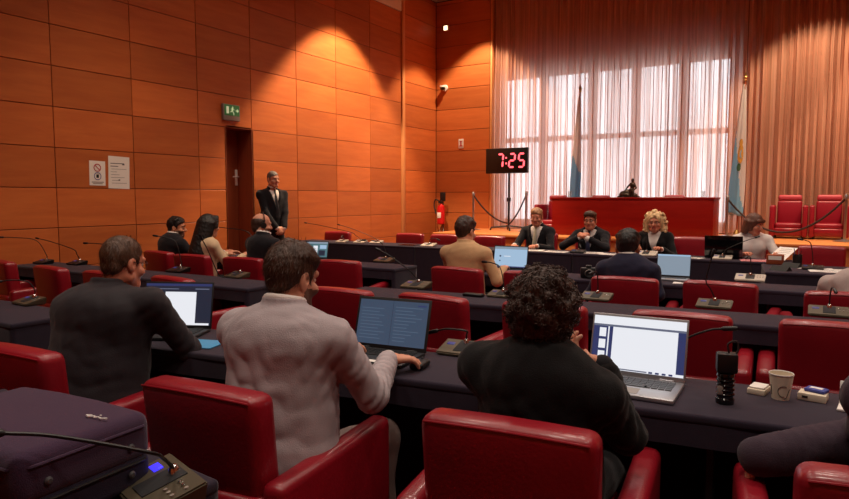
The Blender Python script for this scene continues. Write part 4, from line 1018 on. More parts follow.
def hand(f, W, d, n, side, curl=25, sp=1.0, s=1.0, grip=None):
    """W wrist, d finger direction, n palm-down normal (out of the palm), side +1 for a right hand"""
    d = unit(np.array(d, float)); n = np.array(n, float); n = unit(n-d*(n@d)); x = np.cross(n, d)*side   # x points to the thumb side... flipped for left
    x = -x
    P = lambda a, b, c: W + s*(x*a + d*b + n*c)
    f.cap(W-d*.02, P(0, .03, 0), .024*s, .026*s, .012)
    f.cap(P(-.022, .035, 0), P(-.026, .085, 0), .014*s, .0125*s, .012); f.cap(P(0, .03, 0), P(0, .09, 0), .016*s, .0135*s, .012); f.cap(P(.024, .035, 0), P(.026, .085, .0), .015*s, .012*s, .012)
    L = [(.028, .088, .074), (.0095, .094, .082), (-.010, .090, .076), (-.028, .082, .060)]
    for i, (a, b, ln) in enumerate(L):
        c = curl + (i-1.5)*4
        q = P(a, b, 0); dirv = d + x*(.10*(1.2-i)*sp); ang = 0
        for k, fr in enumerate((.42, .32, .26)):
            ang += R_(c*(.8 if k == 0 else 1)); e = q + s*ln*fr*(unit(dirv)*math.cos(ang)+n*math.sin(ang))
            f.cap(q, e, (.0095-.0008*k)*s, (.0088-.0009*k)*s, .004); q = e
    t0 = P(.026, .022, .006); t1 = P(.052, .052, .016); t2 = P(.058, .082, .022+.0004*curl)
    f.cap(t0, t1, .0145*s, .0115*s, .010); f.cap(t1, t2, .0112*s, .0092*s, .004)

def person(label, loc, rz, *, stand=False, lean=.06, side=0, hz=1.0, wide=1.0, shoulder=.185, syaw=0, stilt=0, head=(0, .045, .135), hyaw=0, hpitch=0, hroll=0, hs=1.0,
           hands=None, elbows=None, elb=None, hdir=None, hnorm=None, curl=None, sk='fair', hair=('short', 'brown'), top='darksuit', bottom='darktrousers', opening=None, shirt=None, tie=None,
           collar=None, glasses=False, beard=False, headset=False, female=False, h=.011, hb=.0075, fold=.0022, legs=True, pel_z=.555, knee_w=.13, extra=None, seed=0):
    t = thing('person', label, 'person', (loc[0], loc[1], 0), R_(rz))
    r = np.random.default_rng(seed+11)
    inv = np.array(Matrix.Rotation(-R_(rz), 3, 'Z')); off = V(loc[0], loc[1], 0)
    def L_(p): return inv @ (np.array(p, float)-off)
    # joints
    if stand: pz = .95*hz; P = V(0, 0, pz); NB = V(side, lean, 1.475*hz)
    else: pz = pel_z; P = V(0, 0, pz); NB = V(side, lean, pz+.50*hz)
    SR = np.array(Matrix.Rotation(R_(syaw), 3, 'Z'))
    shv = SR @ V(shoulder*wide**.5, 0, 0); up = unit(NB-P)
    SL, SRt = NB - shv - V(0, 0, .072), NB + shv - V(0, 0, .072)
    SL = SL+V(0, 0, stilt); SRt = SRt-V(0, 0, stilt)
    HC = NB + np.array(head, float)*V(1, 1, hz)
    Rh = Rxyz(hyaw, hpitch, hroll)
    hp = lambda x, y, z: HC + hs*(Rh @ V(x, y, z))
    hd = hands or {}
    arms = []
    for s, S in ((-1, SL), (1, SRt)):
        k = 'L' if s < 0 else 'R'
        if k in hd: W = L_(hd[k]) if len(hd[k]) == 3 else np.array(hd[k][:3], float)
        elif stand: W = V(s*.08, .22, .98)
        else: W = V(s*.16, .40, .80)
        hint = (elbows or {}).get(k, V(s*.6, -.3, -1))
        E, W = elbow_ik(S, W, hint)
        if elb and k in elb: E = L_(elb[k])
        d = (hdir or {}).get(k); d = unit(W-E) if d is None else inv @ np.array(d, float)
        n = (hnorm or {}).get(k); n = V(0, 0, -1) if n is None else inv @ np.array(n, float)
        arms.append((s, S, E, W, d, n, (curl or {}).get(k, 28)))
    chest = P*.30+NB*.70; waist = P*.68+NB*.32; fw = unit(SR @ V(0, 1, 0))
    lo = np.min([P, NB, HC]+[a[i] for a in arms for i in (1, 2, 3)], axis=0) - .25*V(wide, wide, 1); hi = np.max([P, NB, HC]+[a[i] for a in arms for i in (1, 2, 3)], axis=0)+.27*V(wide, wide, 1)
    zl = pz-.19 if not stand else pz-.20
    lo[2] = min(lo[2], zl); 
    Rt = np.array(Matrix.Rotation(R_(syaw), 3, 'Z')) @ np.array(Matrix.Rotation(-math.atan2(lean, NB[2]-P[2]), 3, 'X'))
    def torso(f, g, wm=1.0):
        w = wide*wm
        f.ell(P+V(0, 0, 0), (.172*w+g, .130*w+g, .135+g), .06)
        f.ell(waist, (.164*w+g, .122*w+g, .18+g), .08, Rt); f.ell(chest, (.165*w+g, .116*w+g, .175+g), .07, Rt)
        f.ell(chest-fw*.02+V(0, 0, .06), (.160*w+g, .095*w+g, .10+g), .05, Rt)
        if female: f.ell(chest+fw*.075+V(.065, 0, -.02), (.065+g, .06+g, .07+g), .04); f.ell(chest+fw*.075-V(.065, 0, .02), (.065+g, .06+g, .07+g), .04)
        f.cap(SL+V(0, -.01, -.01), SRt+V(0, -.01, -.01), .048+g, .048+g, .05)
        for S in (SL, SRt): f.cap(NB+V(0, -.012, -.035), S+V(0, 0, .006), .044+g*.6, .042+g*.8, .04)
    # body: one continuous skin surface
    f = Field(lo, hi+V(0, 0, .02), hb)
    torso(f, -.022, .96)
    f.cap(NB-V(0, .0, .06), HC+Rh @ V(0, -.02, -.03)*hs, .060*hs, .052*hs, .03)
    for s, S, E, W, d, n, c in arms:
        f.cap(S, E, .042, .036, .03); f.cap(E, W, .037, .026, .03); hand(f, W, d, n, s, c, s=.93 if female else 1.0)
    c_ = lambda x, y, z, r, k=.02, op='add': f.ell(hp(x, y, z), tuple(q*hs for q in r), k*hs, Rh, op)
    k_ = lambda a, b, r1, r2, k=.012, op='add': f.cap(hp(*a), hp(*b), r1*hs, r2*hs, k*hs, op)
    c_(0, -.008, .035, (.074, .094, .084), .03); c_(0, .03, -.045, (.058, .060, .072), .03); k_((-.022, .06, -.092), (.022, .06, -.092), .026, .026, .02)
    k_((-.05, .0, -.06), (0, .055, -.09), .026, .024, .02); k_((.05, .0, -.06), (0, .055, -.09), .026, .024, .02)
    k_((-.036, .078, .026), (.036, .078, .026), .014, .014, .012); k_((0, .086, .012), (0, .108, -.026), .009, .0145, .010); k_((-.014, .096, -.028), (.014, .096, -.028), .009, .009, .006)
    c_(-.031, .098, .004, (.017, .013, .010), .008, 'sub'); c_(.031, .098, .004, (.017, .013, .010), .008, 'sub')
    c_(-.045, .062, -.03, (.024, .024, .022), .015); c_(.045, .062, -.03, (.024, .024, .022), .015)
    k_((-.019, .085, -.056), (.019, .085, -.056), .0075, .0075, .006); k_((-.016, .084, -.068), (.016, .084, -.068), .0085, .0085, .006)
    k_((-.024, .094, -.062), (.024, .094, -.062), .0022, .0022, .003, 'sub')
    for s in (-1, 1):
        c_(s*.076, -.012, -.004, (.012, .021, .032), .006); c_(s*.086, -.006, .0, (.008, .011, .018), .004, 'sub'); k_((s*.076, -.012, -.028), (s*.074, -.006, -.036), .008, .007, .005)
    me = f.mesh('body'); b = link('body', me, SKIN[sk], t)
    n_ = len(me.vertices); co = np.empty(n_*3, np.float32); me.vertices.foreach_get('co', co); co = co.reshape(-1, 3)
    hl = ((co-HC) @ Rh)/hs                                   # head-local
    npoly = len(me.polygons); ls = np.empty(npoly*4, np.int32); me.loops.foreach_get('vertex_index', ls); fc = hl[ls.reshape(-1, 4)].mean(1)
    mi = np.zeros(npoly, np.int32)
    if beard: mi[(fc[:, 2] < -.03) & (fc[:, 2] > -.13) & (fc[:, 1] > -.005+.3*(-.03-fc[:, 2])*0) & (abs(fc[:, 0]) < .08) & ~((abs(fc[:, 0]) < .02) & (fc[:, 2] > -.045))] = 2
    mi[(abs(fc[:, 0]) < .025) & (abs(fc[:, 2]+.062) < .0135) & (fc[:, 1] > .075)] = 1
    me.polygons.foreach_set('material_index', mi)
    # eyes and brows
    for s in (-1, 1):
        bm = bmesh.new(); q = hp(s*.031, .0768, .004)
        lathe(bm, [(0, -.0115), (.007, -.009), (.011, -.003), (.011, .003), (.0062, .0096)], n=12, close=False); lathe(bm, [(.0062, .0096), (.003, .0111), (0, .0115)], n=12, mi=1, close=False)
        fwv = Vector(Rh @ V(0, 1, -.15)); bmesh.ops.rotate(bm, cent=(0, 0, 0), matrix=fwv.to_track_quat('Z', 'Y').to_matrix(), verts=bm.verts); bmesh.ops.scale(bm, vec=(hs,)*3, verts=bm.verts); bmesh.ops.translate(bm, vec=Vector(q), verts=bm.verts)
        obj('eye', bm, [M['eye'], M['iris']], t)
        bm = bmesh.new(); tube(bm, [Vector(hp(s*x, y, z)) for x, y, z in ((.013, .0945, .025), (.028, .093, .030), (.047, .079, .025))], [.0035*hs, .0042*hs, .002*hs], 6); obj('eyebrow', bm, H[hair[1]], t)
    # hair
    style, hc = hair
    f = Field(HC-.30*hs, HC+.26*hs, .006 if h < .009 else .0075)
    c_ = lambda x, y, z, r, k=.02, op='add': f.ell(hp(x, y, z), tuple(q*hs for q in r), k*hs, Rh, op)
    k_ = lambda a, b, r1, r2, k=.012, op='add': f.cap(hp(*a), hp(*b), r1*hs, r2*hs, k*hs, op)
    def cutplane(p0, n, k=.004):
        n = unit(np.array(n, float)); nw = Rh @ n; p = hp(*p0); f.plane(nw, float(nw@p), k)
    lump = []
    if style in ('short', 'crop', 'fringe'):
        th = .004 if style == 'crop' else .011
        c_(0, -.010, .037, (.0755+th*.6, .096+th*.8, .086+th*1.3), .01)
        if style != 'crop':
            for i in range(26):
                a = r.uniform(-1.2, 1.2); b_ = r.uniform(-.5, 1.2); lump.append((.07*math.sin(a), .08*math.sin(b_)*math.cos(a)-.01, .055+.06*math.cos(a)*math.cos(b_)))
            for q in lump: c_(*q, (.022, .026, .02), .012)
        if style == 'fringe': k_((-.05, .075, .085), (.05, .085, .082), .022, .022, .02); k_((-.03, .085, .10), (.04, .07, .11), .02, .02, .02)
        cutplane((0, .084, .066), (0, -.62, .80) if False else (0, -.58, .81))
        k2 = Field(HC-.30*hs, HC+.26*hs, f.h); g = f; f = k2     # sideburns and nape
        for s in (-1, 1): k_((s*.071, .022, .03), (s*.072, .020, -.002), .009, .005, .01)
        c_(0, -.052, -.005, (.060, .048, .058), .02)
        f, k2 = g, f
        f.v = np.minimum(f.v, k2.v)
    elif style == 'bald':
        c_(0, -.014, .022, (.082, .098, .075), .01)
        c_(0, .02, .10, (.062, .12, .062), .012, 'sub'); cutplane((0, .02, .05), (0, -.85, .5)); c_(0, -.062, -.03, (.060, .042, .055), .02)
    elif style == 'curly':
        c_(0, -.015, .040, (.090, .104, .096), .02); c_(0, -.05, -.02, (.080, .066, .075), .03)
        for i in range(120):
            d = unit(r.normal(size=3)); 
            if d[1] > .45 and d[2] < .45: continue
            if d[2] < -.75: continue
            c_(.090*d[0], -.02+.104*d[1], .025+.104*d[2], tuple(r.uniform(.012, .022)*V(1, 1, 1)), .006)
        c_(0, .10, -.045, (.075, .07, .085), .02, 'sub')
    elif style in ('long', 'curlylong', 'bob'):
        if style == 'long': c_(0, -.012, .035, (.092, .108, .100), .02)
        else: c_(0, -.010, .037, (.088, .106, .098), .02)
        n = 9
        for i in range(n):
            a = math.pi*(-.02) + math.pi*1.04*i/(n-1); x, y = .078*math.cos(a), -.02-.078*math.sin(a)
            zb = {'long': -.30, 'curlylong': -.19, 'bob': -.105}[style]; rr = {'long': .040, 'curlylong': .036, 'bob': .026}[style]
            k_((x, y+.01, .03), (x*(1.25 if style != 'bob' else 1.05), y*1.05 - (.075 if style == 'long' else 0), zb*(1-.1*r.random())), rr, rr*.85, .02)
        c_(0, .098, -.035, (.058, .062, .098), .018, 'sub')
        if style == 'bob': k_((-.05, .080, .058), (.05, .080, .058), .020, .020, .015); k_((-.07, .03, .04), (-.072, .03, -.06), .02, .016, .02); k_((.07, .03, .04), (.072, .03, -.06), .02, .016, .02)
        if style == 'long': k_((-.03, .07, .10), (-.075, .05, .0), .022, .022, .02); k_((.03, .07, .10), (.075, .05, .0), .022, .022, .02)
        if style == 'curlylong':
            for i in range(150):
                a = r.uniform(-.25, math.pi+.25); z = r.uniform(-.19, .10); rad = .112*(1-.25*max(0, z/.11)**2)*(1.12 if z < 0 else 1)
                c_(rad*math.cos(a)*1.05, -.02-rad*math.sin(a)+.0, z, tuple(r.uniform(.012, .026)*V(1, 1, 1)), .006)
            for i in range(22): d = unit(r.normal(size=3)*V(1, 1, .3)+V(0, -.3, 1)); c_(.085*d[0], -.01+.095*d[1], .04+.098*d[2], (.02, .02, .018), .006)
            for i in range(0): a = r.uniform(-.6, .6); c_(.07*math.sin(a), .075*math.cos(a), .085+r.uniform(-.01, .02), (.02, .02, .016), .008)
    f.fold(.0018, 90, seed)
    hm = f.mesh('hair'); hm_o = link('hair', hm, H[hc], t)
    strands = extra.get('strands', 0) if extra else 0
    if strands:
        nv = len(hm.vertices); co = np.empty(nv*3, np.float32); hm.vertices.foreach_get('co', co); co = co.reshape(-1, 3); no = np.empty(nv*3, np.float32); hm.vertex_normals.foreach_get('vector', no); no = no.reshape(-1, 3)
        bm = bmesh.new(); pick = r.choice(nv, min(strands, nv), replace=False)
        for i in pick:
            p = co[i]; n = no[i]; loc_ = (Rh.T @ (p-HC))/hs
            if extra.get('curl'):
                R1 = unit(np.cross(n, r.normal(size=3))); R2 = np.cross(n, R1); q = r.uniform(.004, .009); ph = r.uniform(0, 6); pts = []
                for k in range(8):
                    a = ph+k*.9; pts.append(Vector(p + n*(.0022*k-.005) + q*(R1*math.cos(a)+R2*math.sin(a))))
                tube(bm, pts, [.0016]*7+[.0006], 3, caps=False)
            else:
                fl = unit((Rh @ V(.15*loc_[0]/.08, -.35+.9*loc_[1]*4*0, -.8)) ); fl = unit(fl - n*(fl@n)*.85 + .25*r.normal(size=3)*.6); L = r.uniform(.012, .028)
                sd = unit(np.cross(fl, n))*.0009
                a, b2, c2 = p-n*.001, p+fl*L*.6+n*.003, p+fl*L+n*.0015
                v = [bm.verts.new(a-sd), bm.verts.new(a+sd), bm.verts.new(b2+sd*.8), bm.verts.new(b2-sd*.8), bm.verts.new(c2)]
                bm.faces.new(v[:4]); bm.faces.new((v[3], v[2], v[4]))
        ho = obj('hair_strands', bm, H[hc], hm_o, sharp=None)
    # top garment
    f = Field(lo, hi, h); w0 = .0
    coat = opening is not None
    g = .016 if coat else .008
    torso(f, g)
    # collar
    cz = NB+V(0, .006, .030 + (.014 if coat or collar == 'high' else .004))
    slv = (extra or {}).get('sleeve', 1)
    for s, S, E, W, d, n, c in arms:
        f.cap(S, E, .050*wide**.5+g*.5, (.044*wide**.3+g*.4)*slv, .03); cuff = W-unit(W-E)*(.012 if (extra or {}).get('long', True) else .14)
        f.cap(E, cuff, (.044*wide**.3+g*.4)*slv, (.035+g*.5)*slv, .025)
    f.fold(fold, 26, seed); f.fold(fold*.5, 55, seed+1)
    if collar != 'none':
        ring_r = .066*hs
        for i in range(20):
            a = 2*math.pi*i/20; q = cz + V(ring_r*math.cos(a), ring_r*.95*math.sin(a)+(-.004), .014-.022*(1+math.sin(a))/2); b2 = 2*math.pi*(i+1)/20
            if coat and math.sin(a) > .75: continue
            q2 = cz + V(ring_r*math.cos(b2), ring_r*.95*math.sin(b2)-.004, .014-.022*(1+math.sin(b2))/2)
            f.cap(q-V(0, 0, .02), q2-V(0, 0, .02), .013, .013, .010); f.cap(q, q2, .0095, .0095, .006)
    if coat:
        # V opening at the front with lapels along it
        ow, od = opening; Zu = unit(NB-P); Xs = unit(SR @ V(1, 0, 0)); Yf = unit(np.cross(Zu, Xs)); O = NB+Zu*.045; Lz = np.linalg.norm(NB-P)*od+.045
        f.wedge(O, Xs, Yf, Zu, ow, Lz, .035)
        for sd in (-1, 1):
            prev = None
            for i in range(12):
                k = i/11; q = O - Zu*(.05+(Lz-.055)*k) + Xs*sd*(ow*(1-(.05+(Lz-.055)*k)/Lz)+.016+.012*math.sin(math.pi*min(1, k*1.3)))
                q = f.surf(q+Yf*.3, Yf)
                if q is not None and prev is not None: f.cap(prev, q, .009, .009, .004)
                prev = q
    if h < .0095:
        for s, S, E, W, d, n, c in arms:
            f.crease(E, unit(W-S)+.4*unit(E-S), .13, .0055, 150, seed+s); f.crease(S-V(0, 0, .06), unit(E-S)+V(0, 0, .5), .12, .004, 120, seed+s+5); f.crease(E*.4+W*.6, unit(W-E), .10, .004, 190, seed+s+9)
        f.crease(waist-fw*.1, V(.25, 0, 1), .17, .0045, 75, seed+20); f.crease(chest-fw*.1-V(0, 0, .06), V(.8, 0, .7), .13, .003, 95, seed+21)
    f.plane((0, 0, 1), zl, .0)
    j = link('jacket' if coat else ('blouse' if female else 'shirt'), f.mesh('top'), FB[top], t)
    if coat:
        f = Field(lo, hi, h)
        torso(f, -.004)
        for i in range(20):
            a = 2*math.pi*i/20; b2 = 2*math.pi*(i+1)/20; rr = .060*hs
            f.cap(cz+V(rr*math.cos(a), rr*math.sin(a), .020-.03*(1+math.sin(a))/2), cz+V(rr*math.cos(b2), rr*math.sin(b2), .020-.03*(1+math.sin(b2))/2), .012, .012, .01)
        for s, S, E, W, d, n, c in arms:
            u = unit(W-E); f.cap(W-u*.06, W+u*.006, .036, .036, .005)
        f.plane((0, 0, 1), pz-.05, 0)
        link('shirt', f.mesh('shirt'), FB[shirt or 'white'], t)
        if tie:
            bm = bmesh.new(); a = NB+fw*.072+V(0, 0, -.012); pts = []; ws = []
            for i in range(9):
                k = i/8; q = a*(1-k)+(P*.75+NB*.25+fw*.125)*k; q = q + fw*(.055*math.sin(math.pi*min(1, k*1.15)*.62)); pts.append(q); ws.append(.015+.022*k)
            rows = []
            for q, wq in zip(pts, ws):
                X = SR @ V(1, 0, 0); rows.append([bm.verts.new(q-X*wq), bm.verts.new(q+fw*.010), bm.verts.new(q+X*wq), bm.verts.new(q-fw*.012)])
            for A, B in zip(rows, rows[1:]):
                for i in range(4): bm.faces.new((A[i], A[(i+1) % 4], B[(i+1) % 4], B[i]))
            bm.faces.new(rows[0]); bm.faces.new(rows[-1])
            lathe(bm, [(0, -.018), (.014, -.014), (.019, .012), (0, .016)], Vector(a+fw*.012), 10)
            obj('tie', bm, FB[tie], t)
    # legs
    if legs:
        hips = [P+V(s*.085*wide, 0, -.03) for s in (-1, 1)]
        if stand:
            kn = [V(s*.10, .03, .50*hz) for s in (-1, 1)]; an = [V(s*.11, -.01, .09) for s in (-1, 1)]
        else:
            kn = [V(s*knee_w, .42, .50) for s in (-1, 1)]; an = [V(s*(knee_w+.0), .40, .09) for s in (-1, 1)]
        f = Field(np.min([*hips, *kn, *an], axis=0)-.15, np.max([*hips, *kn, *an], axis=0)+.17, .013)
        f.ell(P+V(0, 0, -.02), (.165*wide, .125*wide, .105), .04)
        for hh, kk, aa in zip(hips, kn, an): f.cap(hh, kk, .088*wide**.5, .066, .03); f.cap(kk, aa+V(0, 0, .0), .064, .052, .03)
        f.fold(.004, 24, seed+3); f.plane((0, 0, 1), .055, 0)
        link('trousers', f.mesh('trousers'), FB[bottom], t)
        for a in an:
            f = Field(a-V(.08, .12, .12), a+V(.08, .25, .08), .008)
            f.cap(a+V(0, -.03, -.045), a+V(0, .13, -.055), .038, .034, .03); f.cap(a+V(0, 0, -.02), a+V(0, 0, .03), .042, .038, .03); f.plane((0, 0, 1), .004, 0)
            link('shoe', f.mesh('shoe'), M['shoe'], t)
    if glasses:
        bm = bmesh.new()
        for s in (-1, 1):
            pts = [Vector(hp(s*.031+.022*math.cos(a), .102-.010*abs(math.cos(a))*(1 if s*math.cos(a) > 0 else .2), .004+.016*math.sin(a))) for a in np.linspace(0, 2*math.pi, 17)]
            tube(bm, pts, .0016*hs, 5, caps=False)
            tube(bm, [Vector(hp(s*.053, .094, .008)), Vector(hp(s*.078, .06, .010)), Vector(hp(s*.083, -.01, .008))], .0014*hs, 5)
        tube(bm, [Vector(hp(-.01, .103, .008)), Vector(hp(0, .107, .011)), Vector(hp(.01, .103, .008))], .0015*hs, 5)
        obj('glasses', bm, M['black'], t)
    if headset:
        bm = bmesh.new(); tube(bm, spline([Vector(hp(.09*math.sin(a), -.005, .03+.105*math.cos(a))) for a in np.linspace(-1.75, 1.75, 9)], 3), .006, 8); obj('headset_band', bm, M['black'], t)
        for s in (-1, 1):
            bm = bmesh.new(); lathe(bm, [(0, 0), (.028, 0), (.032, .006), (.030, .02), (0, .024)], n=16)
            d = Vector(Rh @ V(s, 0, 0)); bmesh.ops.rotate(bm, cent=(0, 0, 0), matrix=d.to_track_quat('Z', 'Y').to_matrix(), verts=bm.verts); bmesh.ops.translate(bm, vec=Vector(hp(s*.082, -.01, -.002)), verts=bm.verts)
            obj('earpiece', bm, M['black'], t)
    return t

# ---- the three near ones
person('heavy man in a black shirt seen from behind at the left, typing on a laptop', (-2.74, 1.68), 12, lean=.08, stilt=-.03, collar='high', side=.03, wide=1.42, hz=.95, shoulder=.20, head=(.03, .055, .125), hyaw=-6, hpitch=10,
       hands={'R': (-2.70, 2.10, .80), 'L': (-3.02, 2.05, .80)}, elbows={'R': (.8, -.2, -.7)}, sk='ruddy', hair=('crop', 'lightbrown'), top='blackshirt', glasses=True, h=.009, hb=.006, extra={'strands': 1600}, seed=1)
person('man in a grey blazer with short brown hair and beard, reaching to his laptop', (-1.585, 1.645), 4, lean=.05, side=-.01, wide=1.2, hz=.975, syaw=4, head=(-.01, .055, .12), hyaw=-6, hpitch=12, hs=1.03,
       hands={'R': (-1.425, 2.085, .812), 'L': (-1.74, 2.12, .81)}, elbows={'L': (-.7, -.3, -.8)}, elb={'R': (-1.325, 1.84, .75)}, hdir={'R': (.42, .9, -.06)}, curl={'R': 18, 'L': 30}, sk='fair', hair=('short', 'brown'), top='greyblazer', bottom='greytrousers',
       opening=(.07, .55), shirt='white', beard=True, h=.007, hb=.005, knee_w=.17, extra={'strands': 3200}, seed=2)
person('person in a black jacket with thick curly dark hair, chin resting on one hand', (-.705, 1.86), 3, lean=-.02, side=.0, wide=1.04, hz=.835, hs=1.06, stilt=.022, head=(-.005, .05, .135), hyaw=8, hpitch=10,
       hands={'R': tuple(aty(603, 368, 1.985)), 'L': (-.80, 2.26, .80)}, elbows={'L': (-.5, -.2, -.8)}, elb={'R': (-.465, 1.95, .735)}, hdir={'R': (-.9, .0, .38)}, hnorm={'R': (-.2, .5, .85)}, curl={'R': 35}, sk='fair', hair=('curly', 'dark'), top='blackjacket',
       opening=(.06, .5), shirt='darksuit', h=.008, hb=.006, extra={'strands': 1500, 'curl': True}, seed=3)
person('person at the bottom right edge, only a dark sleeved arm in view', (.33, 1.93), 8, lean=.06, side=-.0, hz=.93, hands={'L': tuple(atz(757, 457, .68)), 'R': (.50, 2.28, .80)}, elb={'L': tuple(atz(876, 440, .72))}, hdir={'L': (-.3, .2, -1)},
       hnorm={'L': (1, 0, 0)}, sk='fair', hair=('short', 'dark'), top='purplesuit', opening=(.06, .5), h=.009, hb=.006, extra={'sleeve': 1.45}, seed=4)
# ---- middle rows
person('tan shirted man with short dark hair at a pale blue laptop', (-2.65, 5.10), 2, lean=.05, side=-.02, hz=.94, hs=1.05, wide=1.02, head=(-.03, .045, .125), hyaw=-8, hpitch=8, hands={'R': (-2.44, 5.44, .79), 'L': (-2.72, 5.48, .79)}, elb={'R': (-2.37, 5.16, .72)},
       sk='fair', hair=('short', 'dark'), top='tan', seed=5)
person('dark haired man in a navy jacket seen straight from behind', (-1.23, 5.15), 3, lean=.05, hz=.79, hs=1.12, wide=.95, side=-.03, head=(-.01, .04, .13), hpitch=8, hands={'L': (-1.50, 5.50, .79), 'R': (-1.14, 5.50, .79)}, elb={'R': (-1.03, 5.2, .70)}, sk='tan', hair=('short', 'black'), top='navy', opening=(.06, .5), seed=6)
person('person in a pale grey shirt bending low, cut by the right edge', (.28, 5.05), 6, lean=.26, side=.03, hz=.72, wide=1.12, head=(.05, .11, .07), hpitch=35, hands={'L': (.12, 5.62, .79), 'R': (.48, 5.64, .79)}, sk='fair', hair=('short', 'brown'), top='greyshirt', seed=7)
person('bearded dark haired man by the wooden wall, looking to the right', (-6.40, 4.90), -10, lean=.06, hz=.86, hyaw=-42, hpitch=4, head=(0, .045, .13), hands={'R': (-5.93, 5.28, .80)}, sk='tan', hair=('short', 'black'), top='darksuit', opening=(.06, .5), beard=True, seed=8)
person('woman with long dark hair in a cream top by the wooden wall', (-5.66, 4.76), -10, lean=.04, hz=.92, hyaw=-6, hpitch=4, shoulder=.165, wide=.9, female=True, sk='fair', hair=('long', 'black'), top='cream', seed=9)
person('balding man in a dark jacket wearing a headset, in front of the guard', (-4.88, 4.83), -6, lean=.05, hz=.97, hyaw=-20, hpitch=6, head=(-.10, .06, .125), sk='fair', hair=('bald', 'dark'), top='darksuit', opening=(.06, .5), beard=True, headset=True, seed=10)
# ---- standing guard
person('man in a dark suit and tie standing against the wooden wall with hands clasped', (-7.06, 7.27), -108, stand=True, hz=1.06, wide=1.05, lean=.0, hyaw=10, hpitch=4, head=(0, .03, .145), hands={'L': (-.055, .25, .985, 0), 'R': (.065, .235, 1.0, 0)}, elbows={'L': (-1, -.5, -.4), 'R': (1, -.5, -.4)},
       hdir={'L': tuple(Matrix.Rotation(R_(-108), 3, 'Z') @ Vector((.75, .25, -.6))), 'R': tuple(Matrix.Rotation(R_(-108), 3, 'Z') @ Vector((-.75, .3, -.6)))}, hnorm={'L': tuple(Matrix.Rotation(R_(-108), 3, 'Z') @ Vector((0, -1, -.3))), 'R': tuple(Matrix.Rotation(R_(-108), 3, 'Z') @ Vector((0, -1, -.3)))}, sk='fair', hair=('crop', 'grey'), top='darksuit', opening=(.095, .55), shirt='white', tie='tie_dark', seed=11)
# ---- the panel behind the front desk
person('blond man in a dark suit and pale tie at the front desk, looking down', (-3.37, 8.74), 180, lean=.05, hz=.97, hpitch=10, hyaw=8, head=(0, .045, .135), hands={'L': (-3.20, 8.26, .79), 'R': (-3.53, 8.24, .79)}, sk='ruddy', hair=('short', 'blond'), top='darksuit', opening=(.105, .62), shirt='white', tie='tie_grey', seed=12)
person('dark haired man with glasses and clasped hands at the front desk', (-2.61, 8.74), 180, lean=.05, hz=.91, hpitch=2, hyaw=4, head=(0, .05, .135), hands={'L': (-2.575, 8.40, .915), 'R': (-2.685, 8.40, .915)}, elbows={'L': (-1, 0, -.6), 'R': (1, 0, -.6)}, hdir={'L': (-.8, -.1, .5), 'R': (.8, -.1, .5)},
       hnorm={'L': (-.4, .4, -.5), 'R': (.4, .4, -.5)}, curl={'L': 40, 'R': 40}, sk='ruddy', hair=('fringe', 'brown'), top='darksuit', opening=(.105, .62), shirt='white', tie='bluetie', glasses=True, seed=13)
person('curly blonde woman with glasses in a black jacket at the front desk', (-1.78, 8.76), 180, lean=.05, hz=.91, hpitch=6, hyaw=4, shoulder=.165, wide=.92, female=True, sk='ruddy', hair=('curlylong', 'blonde'), top='blackjacket', opening=(.10, .6), shirt='white', glasses=True, hs=1.04, seed=14)
person('brown haired woman in a white blouse turned to the right behind the black laptop', (-.70, 8.72), 196, lean=.10, side=-.02, hz=.91, hpitch=14, hyaw=46, head=(0, .05, .13), shoulder=.17, wide=1.0, female=True, hands={'L': (-.36, 8.30, .80), 'R': (-.72, 8.24, .79)}, sk='ruddy', hair=('bob', 'auburn'), top='white', seed=15)
# ------------------------------------------------------------------ light
w = bpy.data.worlds.new('sky'); SC.world = w; w.use_nodes = True; nt = w.node_tree
nt.nodes['Background'].inputs['Color'].default_value = (.86, .93, 1.0, 1); nt.nodes['Background'].inputs['Strength'].default_value = 4.0
def area(name, loc, size, power, col=(1, .84, .70), rot=(0, 0, 0), sy=None, spread=180):
    l = bpy.data.lights.new(name, 'AREA'); l.energy = power; l.color = col; l.size = size; l.spread = R_(spread)
    if sy: l.shape = 'RECTANGLE'; l.size_y = sy
    o = bpy.data.objects.new(name, l); COL.objects.link(o); o.location = loc; o.rotation_euler = rot; return o
def spot(name, loc, target, power, deg, blend=.25, col=(1, .74, .48), r=.05):
    l = bpy.data.lights.new(name, 'SPOT'); l.energy = power; l.color = col; l.spot_size = R_(deg); l.spot_blend = blend; l.shadow_soft_size = r
    o = bpy.data.objects.new(name, l); COL.objects.link(o); o.location = loc
    o.rotation_euler = (Vector(target)-Vector(loc)).to_track_quat('-Z', 'Y').to_euler(); return o
k = 0
for x in (-5.4, -3.0, -.6, 1.8):
    for y in (.6, 3.4, 6.2, 9.0):
        k += 1; area('ceiling_light_%d' % k, (x, y, CEIL-.03), .5, 13 if x < -5 else 28, spread=125)
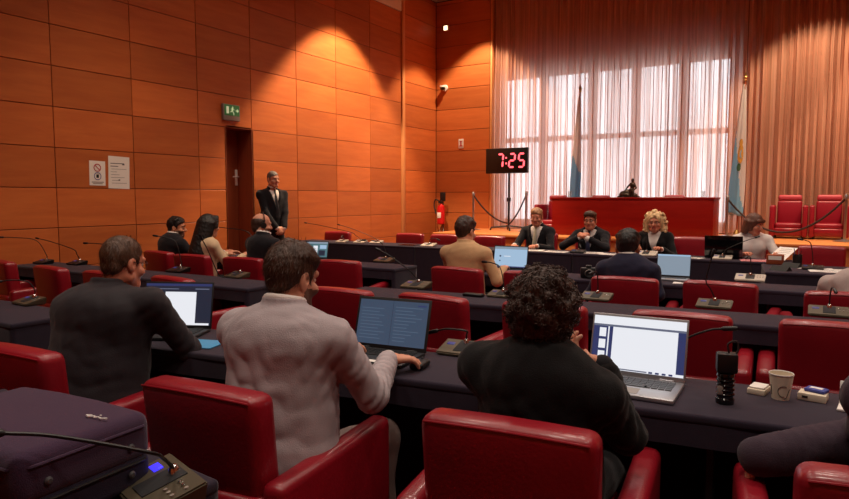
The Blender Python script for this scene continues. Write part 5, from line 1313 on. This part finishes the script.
# wall washing spots near the panelled wall
spot('wall_spot_1', (-6.15, 9.2, 5.55), (-6.55, 9.2, 0), 1450, 84, .3)
spot('wall_spot_2', (-6.0, 11.75, 5.6), (-6.2, 12.1, 0), 600, 84, .3)
spot('wall_spot_3', (-4.4, 4.6, 5.55), (-7.3, 4.9, .4), 260, 60, 1.0)
spot('stage_spot_1', (-.2, 11.2, 5.5), (.2, 12.4, 0), 720, 80, .35)
spot('stage_spot_2', (1.6, 11.2, 5.5), (1.8, 12.4, 0), 720, 80, .35)
spot('stage_spot_3', (-2.6, 9.4, 5.5), (-2.6, 9.4, 0), 300, 80, .5)
vs = SC.view_settings; SC.display_settings.display_device = 'sRGB'
vs.view_transform = 'Standard'; vs.look = 'None'; vs.exposure = -.12; vs.gamma = 1; vs.use_curve_mapping = False
SC.cycles.use_denoising = True

# small pieces belong to the part they sit on
SUB = {'capsule': 'gooseneck', 'display': 'base', 'button': 'base', 'centre_plate': 'base', 'collar': 'base', 'screen': 'lid', 'keyboard': 'base', 'touchpad': 'base', 'piping': ('backrest', 'lid'), 'eye': 'body', 'eyebrow': 'body', 'tie': 'shirt',
       'digit': 'housing', 'colon': 'housing', 'emblem': 'flag_cloth', 'emblem_crown': 'flag_cloth', 'emblem_wreath': 'flag_cloth', 'emblem_shield': 'flag_cloth', 'finial': 'pole', 'doorway_symbol': 'panel', 'running_figure': 'panel', 'arrow': 'panel',
       'prohibition_symbol': 'sheet', 'round_symbol': 'sheet', 'caption': 'sheet', 'print_lines': 'sheet', 'logo': ('lid', 'shell'), 'stud': 'body', 'zip': 'body', 'lens_ring': 'lens', 'swirl_print': 'body', 'mark': ('carton', 'plate'), 'label_strip': 'wrapper', 'earpiece': 'headset_band',
       'stand_leg': 'stand', 'hose': 'valve', 'label_patch': 'cylinder', 'dome': 'housing', 'strap': 'head', 'rim': 'body', 'cap': 'tube', 'wheel': 'shell'}
for root in [o for o in COL.objects if o.parent is None and o.type == 'EMPTY']:
    kids = {}
    for c in root.children: kids.setdefault(c.name.split('.')[0], c)
    for c in list(root.children):
        n = SUB.get(c.name.split('.')[0])
        for p in ((n,) if isinstance(n, str) else n or ()):
            if p in kids and kids[p] is not c: c.parent = kids[p]; break
